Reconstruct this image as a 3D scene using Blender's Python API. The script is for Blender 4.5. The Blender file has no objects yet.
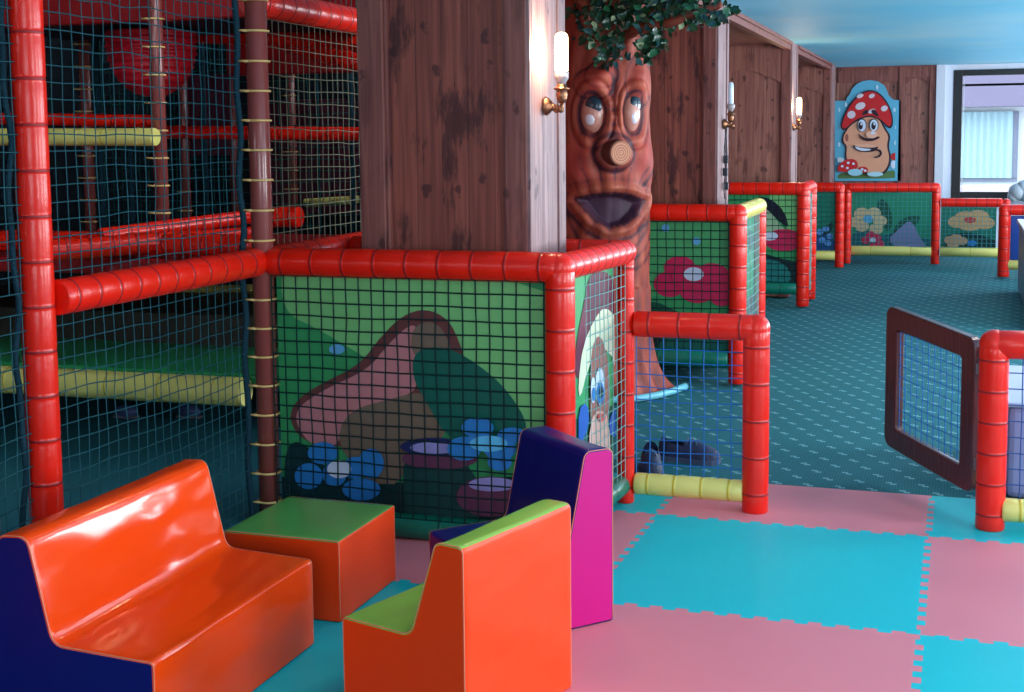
import bpy, bmesh, math, random
from mathutils import Vector, Matrix, noise
random.seed(7)
S = bpy.context.scene
COL = S.collection
PI = math.pi

# ------------------------------------------------------------------ camera, world, light, exposure
F_PX, PITCH, YAW, ROLL = 1328.822, .101, .326, -.010
CAM = Vector((.082, -4.906, 1.441))
CXP, CYP = 512.0, 274.0
_f = Vector((-math.sin(YAW)*math.cos(PITCH), math.cos(YAW)*math.cos(PITCH), -math.sin(PITCH)))
_r = Vector((math.cos(YAW), math.sin(YAW), 0)); _u = _r.cross(_f)
R_ = _r*math.cos(ROLL) + _u*math.sin(ROLL); U_ = -_r*math.sin(ROLL) + _u*math.cos(ROLL)
cd = bpy.data.cameras.new('camera'); cam = bpy.data.objects.new('camera', cd); COL.objects.link(cam)
cd.sensor_width = 36; cd.lens = 36*F_PX/1024; cd.shift_y = -72/1024; cd.clip_start = .05; cd.clip_end = 200
cam.matrix_world = Matrix.Translation(CAM) @ Matrix((R_, U_, -_f)).transposed().to_4x4()
S.camera = cam
S.view_settings.view_transform = 'Standard'; S.view_settings.look = 'None'
S.view_settings.exposure = 0.0; S.view_settings.gamma = 1; S.view_settings.use_curve_mapping = False

w = bpy.data.worlds.new('world'); S.world = w; w.use_nodes = True
bg = w.node_tree.nodes['Background']; bg.inputs[0].default_value = (.80, .90, 1, 1); bg.inputs[1].default_value = 5.5

def area(name, loc, direction, sx, sy, power, color):
    l = bpy.data.lights.new(name, 'AREA'); l.shape = 'RECTANGLE'; l.size = sx; l.size_y = sy
    l.energy = power; l.color = color
    o = bpy.data.objects.new(name, l); COL.objects.link(o); o.location = loc
    o.rotation_euler = Vector(direction).to_track_quat('-Z', 'Y').to_euler()
    return o
# daylight through the row of windows in the right-hand wall, the window wall behind the camera, and the ceiling lights
for yy, pw in ((-3.4, 75), (-.7, 85), (2.0, 140), (4.7, 125), (7.4, 115), (10.1, 110)):
    area('window_daylight', (3.35, yy, 1.35), (-1, -.05, .03), 1.15, 1.35, pw, (.92, .96, 1))
area('rear_window_daylight', (.9, -7.3, 1.5), (-.15, 1, -.1), 2.6, 1.5, 70, (.90, .94, 1))
for p in ((-.2, -2.6), (.8, 1.6), (.8, 6.0)):
    area('ceiling_light', (p[0], p[1], 2.26), (0, 0, -1), .6, .6, 14, (1, .88, .80))

# ------------------------------------------------------------------ pixel -> plane (only for tracing prints and outlines onto their own planes)
def ray(px, py): return _f*F_PX + R_*(px-CXP) - U_*(py-CYP)
def at_y(px, py, Y): d = ray(px, py); return CAM + d*((Y-CAM.y)/d.y)
def at_x(px, py, X): d = ray(px, py); return CAM + d*((X-CAM.x)/d.x)

# ------------------------------------------------------------------ materials
def lin(c):
    r = []
    for v in c:
        v = v/255.0
        r.append(v/12.92 if v <= .04045 else ((v+.055)/1.055)**2.4)
    return (r[0], r[1], r[2], 1)
MATS = {}
def mat(name, rgb, rough=.5, spec=.5, metal=0, coat=0, coat_rough=.1, bump=0, bscale=30, emit=0, var=0, vscale=5, bstretch=(1,1,1)):
    if name in MATS: return MATS[name]
    m = bpy.data.materials.new(name); m.use_nodes = True; nt = m.node_tree; b = nt.nodes['Principled BSDF']
    c = lin(rgb); b.inputs['Base Color'].default_value = c
    b.inputs['Roughness'].default_value = rough; b.inputs['Metallic'].default_value = metal
    b.inputs['Specular IOR Level'].default_value = spec
    b.inputs['Coat Weight'].default_value = coat; b.inputs['Coat Roughness'].default_value = coat_rough
    if emit: b.inputs['Emission Color'].default_value = c; b.inputs['Emission Strength'].default_value = emit
    tc = nt.nodes.new('ShaderNodeTexCoord')
    if var:
        n = nt.nodes.new('ShaderNodeTexNoise'); n.inputs['Scale'].default_value = vscale; n.inputs['Detail'].default_value = 4
        nt.links.new(tc.outputs['Object'], n.inputs['Vector'])
        mx = nt.nodes.new('ShaderNodeMix'); mx.data_type = 'RGBA'
        mx.inputs[6].default_value = tuple(v*(1-var) for v in c[:3])+(1,); mx.inputs[7].default_value = tuple(min(1, v*(1+var)) for v in c[:3])+(1,)
        nt.links.new(n.outputs['Fac'], mx.inputs[0]); nt.links.new(mx.outputs[2], b.inputs['Base Color'])
    if bump:
        mp = nt.nodes.new('ShaderNodeMapping'); mp.inputs['Scale'].default_value = bstretch
        nt.links.new(tc.outputs['Object'], mp.inputs['Vector'])
        n2 = nt.nodes.new('ShaderNodeTexNoise'); n2.inputs['Scale'].default_value = bscale; n2.inputs['Detail'].default_value = 3
        nt.links.new(mp.outputs[0], n2.inputs['Vector'])
        bp = nt.nodes.new('ShaderNodeBump'); bp.inputs['Strength'].default_value = bump; bp.inputs['Distance'].default_value = .01
        nt.links.new(n2.outputs['Fac'], bp.inputs['Height']); nt.links.new(bp.outputs[0], b.inputs['Normal'])
        if coat: nt.links.new(bp.outputs[0], b.inputs['Coat Normal'])
    MATS[name] = m; return m

def nodes_of(name):
    m = bpy.data.materials.new(name); m.use_nodes = True; nt = m.node_tree
    return m, nt, nt.nodes['Principled BSDF']
def math_node(nt, op, a, b=None, c=None):
    n = nt.nodes.new('ShaderNodeMath'); n.operation = op
    for i, v in enumerate((a, b, c)):
        if v is None: continue
        if isinstance(v, (int, float)): n.inputs[i].default_value = v
        else: nt.links.new(v, n.inputs[i])
    return n.outputs[0]
def mix_col(nt, fac, a, b):
    n = nt.nodes.new('ShaderNodeMix'); n.data_type = 'RGBA'
    if isinstance(fac, (int, float)): n.inputs[0].default_value = fac
    else: nt.links.new(fac, n.inputs[0])
    for i, v in ((6, a), (7, b)):
        if isinstance(v, tuple): n.inputs[i].default_value = v
        else: nt.links.new(v, n.inputs[i])
    return n.outputs[2]

def wood(name, base, dark, knot, plank=.085, use='x', stain=.5):
    m, nt, b = nodes_of(name); L = nt.links
    tc = nt.nodes.new('ShaderNodeTexCoord'); sp = nt.nodes.new('ShaderNodeSeparateXYZ'); L.new(tc.outputs['Object'], sp.inputs[0])
    lat = sp.outputs[0] if use == 'x' else (sp.outputs[1] if use == 'y' else math_node(nt, 'ADD', sp.outputs[0], sp.outputs[1]))
    pid = math_node(nt, 'FLOOR', math_node(nt, 'DIVIDE', lat, plank))
    fr = math_node(nt, 'FRACT', math_node(nt, 'DIVIDE', lat, plank))
    wn = nt.nodes.new('ShaderNodeTexWhiteNoise'); wn.noise_dimensions = '1D'; L.new(pid, wn.inputs['W'])
    # grain
    mp = nt.nodes.new('ShaderNodeMapping'); mp.inputs['Scale'].default_value = (48, 48, 1.8); L.new(tc.outputs['Object'], mp.inputs[0])
    g = nt.nodes.new('ShaderNodeTexNoise'); g.inputs['Scale'].default_value = 1; g.inputs['Detail'].default_value = 4; g.inputs['Distortion'].default_value = .8
    L.new(mp.outputs[0], g.inputs[0])
    ramp = nt.nodes.new('ShaderNodeValToRGB'); ramp.color_ramp.elements[0].position = .3; ramp.color_ramp.elements[1].position = .72
    ramp.color_ramp.elements[0].color = lin(dark); ramp.color_ramp.elements[1].color = lin(base); L.new(g.outputs['Fac'], ramp.inputs[0])
    tint = mix_col(nt, math_node(nt, 'MULTIPLY', wn.outputs['Value'], .38), ramp.outputs[0], lin(dark))
    # dark vertical stains and knots
    mp2 = nt.nodes.new('ShaderNodeMapping'); mp2.inputs['Scale'].default_value = (13, 13, 3.6); L.new(tc.outputs['Object'], mp2.inputs[0])
    s = nt.nodes.new('ShaderNodeTexNoise'); s.inputs['Scale'].default_value = 1; s.inputs['Detail'].default_value = 5; s.inputs['Roughness'].default_value = .62; L.new(mp2.outputs[0], s.inputs[0])
    sm = nt.nodes.new('ShaderNodeMapRange'); sm.inputs[1].default_value = .535; sm.inputs[2].default_value = .63; L.new(s.outputs['Fac'], sm.inputs[0])
    c1 = mix_col(nt, math_node(nt, 'MULTIPLY', sm.outputs[0], stain), tint, lin(knot))
    mp3 = nt.nodes.new('ShaderNodeMapping'); mp3.inputs['Scale'].default_value = (10, 10, 7); L.new(tc.outputs['Object'], mp3.inputs[0])
    v = nt.nodes.new('ShaderNodeTexVoronoi'); v.inputs['Scale'].default_value = 1; wp = nt.nodes.new('ShaderNodeTexNoise'); wp.inputs['Scale'].default_value = 26; L.new(tc.outputs['Object'], wp.inputs[0])
    ad = nt.nodes.new('ShaderNodeVectorMath'); ad.operation = 'MULTIPLY_ADD'; L.new(wp.outputs['Color'], ad.inputs[0]); ad.inputs[1].default_value = (.45, .45, .45); L.new(mp3.outputs[0], ad.inputs[2]); L.new(ad.outputs[0], v.inputs[0])
    km = nt.nodes.new('ShaderNodeMapRange'); km.inputs[1].default_value = .20; km.inputs[2].default_value = .12; L.new(v.outputs['Distance'], km.inputs[0])
    c2 = mix_col(nt, math_node(nt, 'MULTIPLY', km.outputs[0], .7), c1, lin(knot))
    e = math_node(nt, 'MINIMUM', fr, math_node(nt, 'SUBTRACT', 1, fr))
    em = nt.nodes.new('ShaderNodeMapRange'); em.inputs[1].default_value = .035; em.inputs[2].default_value = .012; L.new(e, em.inputs[0])
    c3 = mix_col(nt, math_node(nt, 'MULTIPLY', em.outputs[0], .4), c2, lin(knot)) if plank < 5 else c2
    L.new(c3, b.inputs['Base Color']); b.inputs['Roughness'].default_value = .5; b.inputs['Specular IOR Level'].default_value = .35
    bp = nt.nodes.new('ShaderNodeBump'); bp.inputs['Strength'].default_value = .35; bp.inputs['Distance'].default_value = .004
    L.new(g.outputs['Fac'], bp.inputs['Height']); L.new(bp.outputs[0], b.inputs['Normal'])
    return m
M_PANEL = wood('pine_panel', (166, 92, 76), (112, 58, 52), (50, 26, 34), plank=.1, stain=.75)
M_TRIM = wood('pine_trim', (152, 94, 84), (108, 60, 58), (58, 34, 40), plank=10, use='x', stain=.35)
M_TRIM_LIT = wood('pine_trim_lit', (176, 142, 140), (116, 84, 88), (78, 54, 62), plank=10, use='y', stain=.3)  # paler copy of the trim: window light on side faces put into the colour
M_PANEL_FAR = wood('pine_panel_far', (172, 118, 104), (126, 76, 70), (58, 34, 38))

RED = mat('red_vinyl', (236, 30, 10), .3, .45, coat=.12, coat_rough=.12, bump=.10, bscale=45)
REDSEAM = mat('red_vinyl_seam', (150, 14, 22), .5)
YEL = mat('yellow_vinyl', (228, 218, 122), .3, .5, bump=.1, bscale=60)
YELSEAM = mat('yellow_vinyl_seam', (206, 180, 50), .4)
GRNTUBE = mat('green_vinyl', (10, 112, 92), .3, .5, bump=.1, bscale=60)
GRNSEAM = mat('green_vinyl_seam', (6, 74, 62), .4)
BROWNP = mat('brown_post_paint', (140, 70, 66), .25, .5, coat=.3)
TIE = mat('cable_tie', (222, 188, 120), .4)
NETG = mat('net_green', (20, 96, 92), .7, .2)
NETD = mat('net_dark_green', (6, 42, 46), .7, .2)
NETT = mat('net_teal', (24, 78, 88), .7, .2)
NETM = mat('net_mid_teal', (64, 144, 146), .7, .2)
NETB = mat('net_blue', (28, 110, 190), .6, .3)
NETW = mat('net_pale', (112, 166, 162), .6, .3)
ROPE = mat('rope_teal', (18, 54, 68), .8, .2, bump=.6, bscale=120)
ORANGE = mat('orange_vinyl', (252, 72, 10), .13, .42, coat=.12, coat_rough=.04)
ORANGE2 = mat('orange_vinyl_matte', (254, 68, 12), .4, .35, bump=.12, bscale=14)
NAVY = mat('navy_vinyl', (14, 18, 108), .3, .5, bump=.15, bscale=14)
MAGENTA = mat('magenta_vinyl', (206, 8, 128), .4, .4, bump=.1, bscale=10)
TGREEN = mat('green_table_vinyl', (92, 168, 84), .18, .5, coat=.2, coat_rough=.1)
LIME = mat('green_cushion_vinyl', (146, 190, 76), .25, .5, coat=.2, coat_rough=.12)
PIPE = mat('pale_piping', (240, 140, 110), .4)
DARKWOOD = mat('gate_brown_wood', (84, 30, 34), .3, .5, coat=.4, bump=.25, bscale=8, bstretch=(8, 8, 1), var=.3, vscale=8)

# ------------------------------------------------------------------ mesh builder
class MB:
    def __init__(self): self.v = []; self.f = []; self.m = []; self.s = []; self.mats = []
    def mi(self, m):
        if m not in self.mats: self.mats.append(m)
        return self.mats.index(m)
    def face(self, idx, m, smooth=True): self.f.append(tuple(idx)); self.m.append(self.mi(m)); self.s.append(smooth)
    def add(self, pts): n = len(self.v); self.v += [tuple(p) for p in pts]; return n
    def box(self, lo, hi, m, bevel=0):
        x0, y0, z0 = lo; x1, y1, z1 = hi
        if bevel:
            bm = bmesh.new(); bmesh.ops.create_cube(bm, size=1)
            for v in bm.verts: v.co = Vector(((x0+x1)/2 + v.co.x*(x1-x0), (y0+y1)/2 + v.co.y*(y1-y0), (z0+z1)/2 + v.co.z*(z1-z0)))
            bmesh.ops.bevel(bm, geom=bm.edges[:], offset=bevel, segments=2, affect='EDGES', profile=.5)
            n = self.add([v.co for v in bm.verts]); bm.verts.index_update()
            for f in bm.faces: self.face([n+v.index for v in f.verts], m, False)
            bm.free(); return
        n = self.add([(x0,y0,z0),(x1,y0,z0),(x1,y1,z0),(x0,y1,z0),(x0,y0,z1),(x1,y0,z1),(x1,y1,z1),(x0,y1,z1)])
        for q in ((0,3,2,1),(4,5,6,7),(0,1,5,4),(1,2,6,5),(2,3,7,6),(3,0,4,7)): self.face([n+i for i in q], m, False)
    def tube(self, pts, r, m, seg=8, cap=True, radii=None, mats=None, closed=False):
        pts = [Vector(p) for p in pts]; n = len(pts); rings = []; prev = None
        for i, p in enumerate(pts):
            t = (pts[(i+1) % n]-pts[i-1]) if closed else (pts[min(i+1, n-1)]-pts[max(i-1, 0)])
            t.normalize()
            if prev is None:
                a = Vector((0, 0, 1)) if abs(t.z) < .9 else Vector((1, 0, 0)); a = (a - t*a.dot(t)).normalized()
            else: a = (prev - t*prev.dot(t)).normalized()
            prev = a; b = t.cross(a); rr = radii[i] if radii else r
            rings.append(self.add([p + (a*math.cos(2*PI*k/seg) + b*math.sin(2*PI*k/seg))*rr for k in range(seg)]))
        for i in range(n if closed else n-1):
            q = rings[(i+1) % n]; p0 = rings[i]; mm = mats[i] if mats else m
            for k in range(seg): k2 = (k+1) % seg; self.face((p0+k, p0+k2, q+k2, q+k), mm)
        if cap and not closed:
            self.face([rings[0]+k for k in range(seg)][::-1], mats[0] if mats else m, False); self.face([rings[-1]+k for k in range(seg)], mats[-1] if mats else m, False)
    def lathe(self, c, prof, m, seg=16, axis=(0,0,1), mats=None):
        ax = Vector(axis).normalized(); pts = [Vector(c)+ax*z for r, z in prof]
        a = Vector((0,0,1)) if abs(ax.z) < .9 else Vector((1,0,0)); a = (a-ax*a.dot(ax)).normalized(); b = ax.cross(a); R = []
        for (r, z), p in zip(prof, pts): R.append(self.add([p+(a*math.cos(2*PI*k/seg)+b*math.sin(2*PI*k/seg))*max(r, 1e-4) for k in range(seg)]))
        for i in range(len(R)-1):
            for k in range(seg): k2 = (k+1) % seg; self.face((R[i]+k, R[i]+k2, R[i+1]+k2, R[i+1]+k), mats[i] if mats else m)
        self.face([R[0]+k for k in range(seg)][::-1], mats[0] if mats else m, False); self.face([R[-1]+k for k in range(seg)], mats[-1] if mats else m, False)
    def ellipsoid(self, c, rx, ry, rz, m, su=16, sv=10, mtx=None):
        c = Vector(c); base = []
        for j in range(sv+1):
            th = PI*j/sv; row = []
            for i in range(su):
                ph = 2*PI*i/su; p = Vector((rx*math.sin(th)*math.cos(ph), ry*math.sin(th)*math.sin(ph), rz*math.cos(th)))
                row.append(c+((mtx@p) if mtx else p))
            base.append(self.add(row))
        for j in range(sv):
            for i in range(su): i2 = (i+1) % su; self.face((base[j]+i, base[j+1]+i, base[j+1]+i2, base[j]+i2), m)
    def build(self, name, parent=None):
        me = bpy.data.meshes.new(name); me.from_pydata(self.v, [], self.f)
        for m in self.mats: me.materials.append(m)
        me.polygons.foreach_set('material_index', self.m); me.polygons.foreach_set('use_smooth', self.s); me.update()
        o = bpy.data.objects.new(name, me); COL.objects.link(o)
        if parent:
            o.parent = parent; o.matrix_parent_inverse = Matrix.Identity(4)
            off = Vector((0, 0, 0)); p = parent
            while p: off += p.location; p = p.parent
            # meshes are written in world space; shift them back under the parent's origin
            if off.length > 0: me.transform(Matrix.Translation(-off))
        return o
def empty(name, loc, label, cat, group=None):
    o = bpy.data.objects.new(name, None); COL.objects.link(o); o.location = loc; o.empty_display_size = .1
    return tag(o, label, cat, group)
def tag(o, label=None, cat=None, group=None, kind=None):
    if label: o['label'] = label
    if cat: o['category'] = cat
    if group: o['group'] = group
    if kind: o['kind'] = kind
    return o
def struct(name, mb, parent=None):
    o = mb.build(name, parent)
    if not parent: o['kind'] = 'structure'
    return o

# ------------------------------------------------------------------ padded tubes and nets
def pad(mb, p0, p1, R=.052, m=RED, ms=REDSEAM, step=.115, phase=.5, ends=True):
    p0 = Vector(p0); p1 = Vector(p1); d = (p1-p0); L = d.length; d.normalize()
    st = [(0, .93, 0), (.006, 1, 0)]; n = max(1, round(L/step)); g = L/n
    for i in range(n):
        s = (i+phase)*g
        if s < .02 or s > L-.02: continue
        k = 1+.006*math.sin(i*2.3+L*7)
        st += [(s-.012, 1.0*k, 0), (s-.004, .978, 1), (s-.003, .992, 1), (s+.003, .992, 1), (s+.004, .978, 0), (s+.012, 1.0*k, 0)]
        if i < n-1: st.append((s+g*.5, 1.008, 0))
    st += [(L-.006, 1, 0), (L, .93, 0)]
    st.sort(key=lambda a: a[0])
    pts = [p0+d*s for s, k, q in st]
    mats = [ms if q else m for s, k, q in st]
    mb.tube(pts, R, m, seg=20, radii=[R*k for s, k, q in st], mats=mats)
def joint(mb, p, R=.052, m=RED): mb.ellipsoid(p, R*1.03, R*1.03, R*1.03, m, 20, 12)

def net(name, parent, O, U, V, W, H, m, cell=.05, r=.0022, jit=.004, sag=.01, seed=1.0):
    O = Vector(O); U = Vector(U).normalized(); V = Vector(V).normalized(); N = U.cross(V)
    nu = max(2, round(W/cell)); nv = max(2, round(H/cell)); du = W/nu; dv = H/nv; mb = MB()
    def P(i, j):
        a = i/nu; b = j/nv; e = math.sin(PI*min(1, max(0, a)))*math.sin(PI*min(1, max(0, b)))
        p = O+U*(i*du)+V*(j*dv)
        n1 = noise.noise_vector(Vector((i*.31+seed*7, j*.31, seed)))
        k = min(1, 4*a*(1-a)+.15)*min(1, 4*b*(1-b)+.15)
        return p + U*(n1.x*jit*2.2*k) + V*(n1.y*jit*2.2*k - sag*e) + N*(n1.z*jit*k)
    G = [[P(i, j) for j in range(nv+1)] for i in range(nu+1)]
    for i in range(nu+1): mb.tube(G[i], r, m, seg=4, cap=False)
    for j in range(nv+1): mb.tube([G[i][j] for i in range(nu+1)], r, m, seg=4, cap=False)
    return mb.build(name, parent)

# ------------------------------------------------------------------ printed artwork on a plane
ART = {}
def col(rgb, rough=.45):
    k = 'print_%d_%d_%d' % rgb
    return mat(k, rgb, rough, .4)
class Print:
    """flat printed sheet: base rectangle with real thickness, shapes laid on it"""
    def __init__(self, plane, val, lo, hi, base, thick=.006, sign=-1):
        # plane 'y' -> faces -y ; plane 'x' -> faces +x ; lo/hi = (a,z)
        self.plane = plane; self.val = val; self.mb = MB(); self.k = 0; self.sign = -1 if plane == 'y' else 1
        self.lo = lo; self.hi = hi
        if plane == 'y': self.mb.box((lo[0], val, lo[1]), (hi[0], val+thick, hi[1]), base)
        else: self.mb.box((val-thick, lo[0], lo[1]), (val, hi[0], hi[1]), base)
    def P(self, a, z, off):
        a = min(max(a, self.lo[0]), self.hi[0]); z = min(max(z, self.lo[1]), self.hi[1])
        return (a, self.val-off, z) if self.plane == 'y' else (self.val+off, a, z)
    def poly(self, pts, m):
        self.k += 1; off = .0012*self.k
        n = self.mb.add([self.P(a, z, off) for a, z in pts]); self.mb.face(range(n, n+len(pts)), m, False)
    def px(self, pts, m, smooth=2):
        q = []
        for x, y in pts:
            p = at_y(x, y, self.val) if self.plane == 'y' else at_x(x, y, self.val)
            q.append((p.x if self.plane == 'y' else p.y, p.z))
        for _ in range(smooth):
            r = []
            for i in range(len(q)):
                a, b = q[i], q[(i+1) % len(q)]
                r += [(a[0]*.75+b[0]*.25, a[1]*.75+b[1]*.25), (a[0]*.25+b[0]*.75, a[1]*.25+b[1]*.75)]
            q = r
        self.poly(q, m)
    def ell(self, x, y, rx, ry, m, rot=0):
        c, s = math.cos(rot), math.sin(rot)
        self.px([(x+rx*math.cos(t*PI/12)*c-ry*math.sin(t*PI/12)*s, y+rx*math.cos(t*PI/12)*s+ry*math.sin(t*PI/12)*c) for t in range(24)], m, 0)
    def build(self, name, parent): return self.mb.build(name, parent)

# ================================================================== SETTING
FAR = 12.0; CEIL = 2.276
# carpet
m, nt, b = nodes_of('carpet_teal'); L = nt.links
tc = nt.nodes.new('ShaderNodeTexCoord'); sp = nt.nodes.new('ShaderNodeSeparateXYZ'); L.new(tc.outputs['Object'], sp.inputs[0])
CX_, CY_ = .13, .12
yy = math_node(nt, 'DIVIDE', sp.outputs[1], CY_); row = math_node(nt, 'FLOOR', yy); fy = math_node(nt, 'FRACT', yy)
xx = math_node(nt, 'ADD', math_node(nt, 'DIVIDE', sp.outputs[0], CX_), math_node(nt, 'MULTIPLY', row, .46))
fx = math_node(nt, 'FRACT', xx); cellx = math_node(nt, 'FLOOR', xx)
# each dash: two short staggered stripes
def dash(cx, cy, hx, hy):
    ax = math_node(nt, 'LESS_THAN', math_node(nt, 'ABSOLUTE', math_node(nt, 'SUBTRACT', fx, cx)), hx)
    ay = math_node(nt, 'LESS_THAN', math_node(nt, 'ABSOLUTE', math_node(nt, 'SUBTRACT', fy, cy)), hy)
    return math_node(nt, 'MULTIPLY', ax, ay)
D = math_node(nt, 'MAXIMUM', dash(.40, .60, .10, .085), dash(.54, .42, .10, .085))
n1 = nt.nodes.new('ShaderNodeTexNoise'); n1.inputs['Scale'].default_value = 120; L.new(tc.outputs['Object'], n1.inputs[0])
rib = math_node(nt, 'SINE', math_node(nt, 'MULTIPLY', sp.outputs[0], 520))
basec = mix_col(nt, math_node(nt, 'MULTIPLY_ADD', rib, .25, n1.outputs['Fac']), lin((10, 80, 90)), lin((28, 118, 126)))
D2 = math_node(nt, 'MULTIPLY', D, math_node(nt, 'MULTIPLY_ADD', n1.outputs['Fac'], .9, .25))
L.new(mix_col(nt, D2, basec, lin((128, 180, 186))), b.inputs['Base Color']); b.inputs['Roughness'].default_value = .85; b.inputs['Specular IOR Level'].default_value = .3
bp = nt.nodes.new('ShaderNodeBump'); bp.inputs['Strength'].default_value = .5; bp.inputs['Distance'].default_value = .004
L.new(n1.outputs['Fac'], bp.inputs['Height']); L.new(bp.outputs[0], b.inputs['Normal'])
CARPET = m
mb = MB(); mb.box((-6.2, -7.6, -.1), (3.5, FAR, -.014), CARPET); struct('floor', mb)
# ceiling, sky blue paint with faint cloud
m, nt, b = nodes_of('ceiling_blue'); tc = nt.nodes.new('ShaderNodeTexCoord'); n1 = nt.nodes.new('ShaderNodeTexNoise'); n1.inputs['Scale'].default_value = .55; n1.inputs['Detail'].default_value = 3
nt.links.new(tc.outputs['Object'], n1.inputs[0])
mr = nt.nodes.new('ShaderNodeMapRange'); mr.inputs[1].default_value = .42; mr.inputs[2].default_value = .8; nt.links.new(n1.outputs['Fac'], mr.inputs[0])
nt.links.new(mix_col(nt, mr.outputs[0], lin((106, 204, 240)), lin((170, 220, 236))), b.inputs['Base Color']); b.inputs['Roughness'].default_value = .6
CEILM = m
mb = MB(); mb.box((-2.35, -7.6, CEIL), (3.5, FAR+.2, CEIL+.1), CEILM); struct('ceiling', mb)
WHITE = mat('white_plaster', (214, 218, 232), .7, bump=.1, bscale=40)
DARKW = mat('dark_backdrop_shade', (14, 26, 38), .8)  # near-black wall colour carries the shade of the dim playroom
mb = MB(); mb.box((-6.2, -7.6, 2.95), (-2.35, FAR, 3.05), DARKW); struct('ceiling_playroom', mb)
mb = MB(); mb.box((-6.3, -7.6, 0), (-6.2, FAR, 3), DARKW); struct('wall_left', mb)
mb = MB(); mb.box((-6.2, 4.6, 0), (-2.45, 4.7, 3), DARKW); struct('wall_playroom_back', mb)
mb = MB(); mb.box((3.5, -7.6, -.1), (3.6, FAR, 2.4), WHITE); struct('wall_right', mb)
mb = MB(); mb.box((-6.2, -7.7, 0), (3.5, -7.6, 2.4), WHITE); struct('wall_rear', mb)
# far wall with the window opening
WX0, WX1, WZ0, WZ1 = 0.0, 1.62, .70, 2.17
mb = MB()
mb.box((-2.6, FAR, 0), (WX0-.03, FAR+.18, CEIL), WHITE); mb.box((WX1+.03, FAR, 0), (3.5, FAR+.18, CEIL), WHITE)
mb.box((WX0-.03, FAR, 0), (WX1+.03, FAR+.18, WZ0-.03), WHITE); mb.box((WX0-.03, FAR, WZ1+.03), (WX1+.03, FAR+.18, CEIL), WHITE)
struct('wall_far', mb)
BLACKF = mat('window_frame_black', (18, 16, 22), .4)
mb = MB()
fw = .085
mb.box((WX0-.03, FAR-.03, WZ0-.04), (WX0+fw-.01, FAR+.06, WZ1+.04), BLACKF, .006); mb.box((WX1-fw, FAR-.03, WZ0-.04), (WX1+.03, FAR+.06, WZ1+.04), BLACKF, .006)
mb.box((WX0+fw-.01, FAR-.03, WZ0-.04), (WX1-fw, FAR+.06, WZ0+.06), BLACKF, .006); mb.box((WX0+fw-.01, FAR-.03, WZ1-.03), (WX1-fw, FAR+.06, WZ1+.04), BLACKF, .006)
win = struct('window_1', mb)
m, nt, b = nodes_of('window_glass'); b.inputs['Transmission Weight'].default_value = 1; b.inputs['Roughness'].default_value = 0; b.inputs['IOR'].default_value = 1.02; GLASS = m
mb = MB(); mb.box((WX0+.05, FAR+.01, WZ0+.03), (WX1-.05, FAR+.018, WZ1-.01), GLASS); mb.build('pane', win)
# window sill ledge
mb = MB(); mb.box((WX0-.1, FAR-.12, WZ0-.075), (WX1+.1, FAR-.0, WZ0-.045), mat('sill_grey', (150, 156, 172), .4)); struct('trim_1', mb)

# wood panelling: partition fins along the left side
def fin(y0, y1, xl, xr, name, arch=False, side_mat=M_TRIM_LIT, pm=M_PANEL, top=CEIL):
    mb = MB()
    mb.box((xl, y0+.025, 0), (xr-.004, y1, top), pm)                      # recessed core with plank front
    bw = .083
    mb.box((xr-bw, y0, 0), (xr, y0+.045, top), M_TRIM, .004)              # right stile
    mb.box((xr-bw-.012, y0+.012, 0), (xr-bw, y0+.03, top), M_TRIM, .003)  # bead
    mb.box((xl, y0, 0), (xl+.10, y0+.045, top), M_TRIM, .004)             # left stile
    mb.box((xl+.10, y0+.012, 0), (xl+.112, y0+.03, top), M_TRIM, .003)
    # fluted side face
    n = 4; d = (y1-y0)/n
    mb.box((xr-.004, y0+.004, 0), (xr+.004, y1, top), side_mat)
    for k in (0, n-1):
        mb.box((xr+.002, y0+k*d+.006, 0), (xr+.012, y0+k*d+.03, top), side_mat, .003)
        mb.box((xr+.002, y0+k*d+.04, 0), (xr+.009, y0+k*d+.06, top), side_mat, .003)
    if arch:   # scalloped header above the panel
        m_ = M_PANEL_FAR; x0, x1 = xl+.1, xr-bw; zt = top; N = 20; z_lo = top-.36
        pts = []
        for i in range(N+1):
            t = i/N; zz = z_lo + .10*math.sin(PI*t)**.7 + (.02 if .2 < t < .8 else 0)
            pts.append((x0+(x1-x0)*t, zz))
        a = mb.add([(x, y0+.006, z) for x, z in pts] + [(x, y0+.006, zt) for x, z in pts] + [(x, y0+.026, z) for x, z in pts])
        for i in range(N):
            mb.face((a+i, a+i+1, a+N+1+i+1, a+N+1+i), m_, False); mb.face((a+i, a+2*(N+1)+i, a+2*(N+1)+i+1, a+i+1), m_, False)
    return struct(name, mb)
fin(-.43, .045, -2.02, -1.372, 'wall_fin_front')
fin(3.38, 3.83, -2.36, -1.371, 'wall_fin_second')
fin(7.17, 7.68, -2.36, -1.371, 'wall_fin_third', True, pm=M_PANEL_FAR)
fin(10.98, 11.5, -2.36, -1.371, 'wall_fin_fourth', True, pm=M_PANEL_FAR)
# wooden soffits and fascia between the fins
mb = MB()
for a, c in ((3.83, 7.17), (7.68, 10.98), (1.0, 3.38)):
    mb.box((-2.36, a, CEIL-.02), (-1.40, c, CEIL), M_PANEL_FAR)
    mb.box((-1.43, a, CEIL-.07), (-1.372, c, CEIL-.0), M_TRIM, .004)
    mb.box((-1.372, a, CEIL-.028), (-1.352, c, CEIL), M_TRIM, .003)
struct('trim_2', mb)
# bay back walls (left side of each niche)
mb = MB()
for a, c in ((1.0, 3.38), (3.83, 7.17), (7.68, 10.98)): mb.box((-2.42, a, 0), (-2.36, c, CEIL), M_PANEL_FAR)
mb.v and struct('wall_niche', mb)
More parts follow.
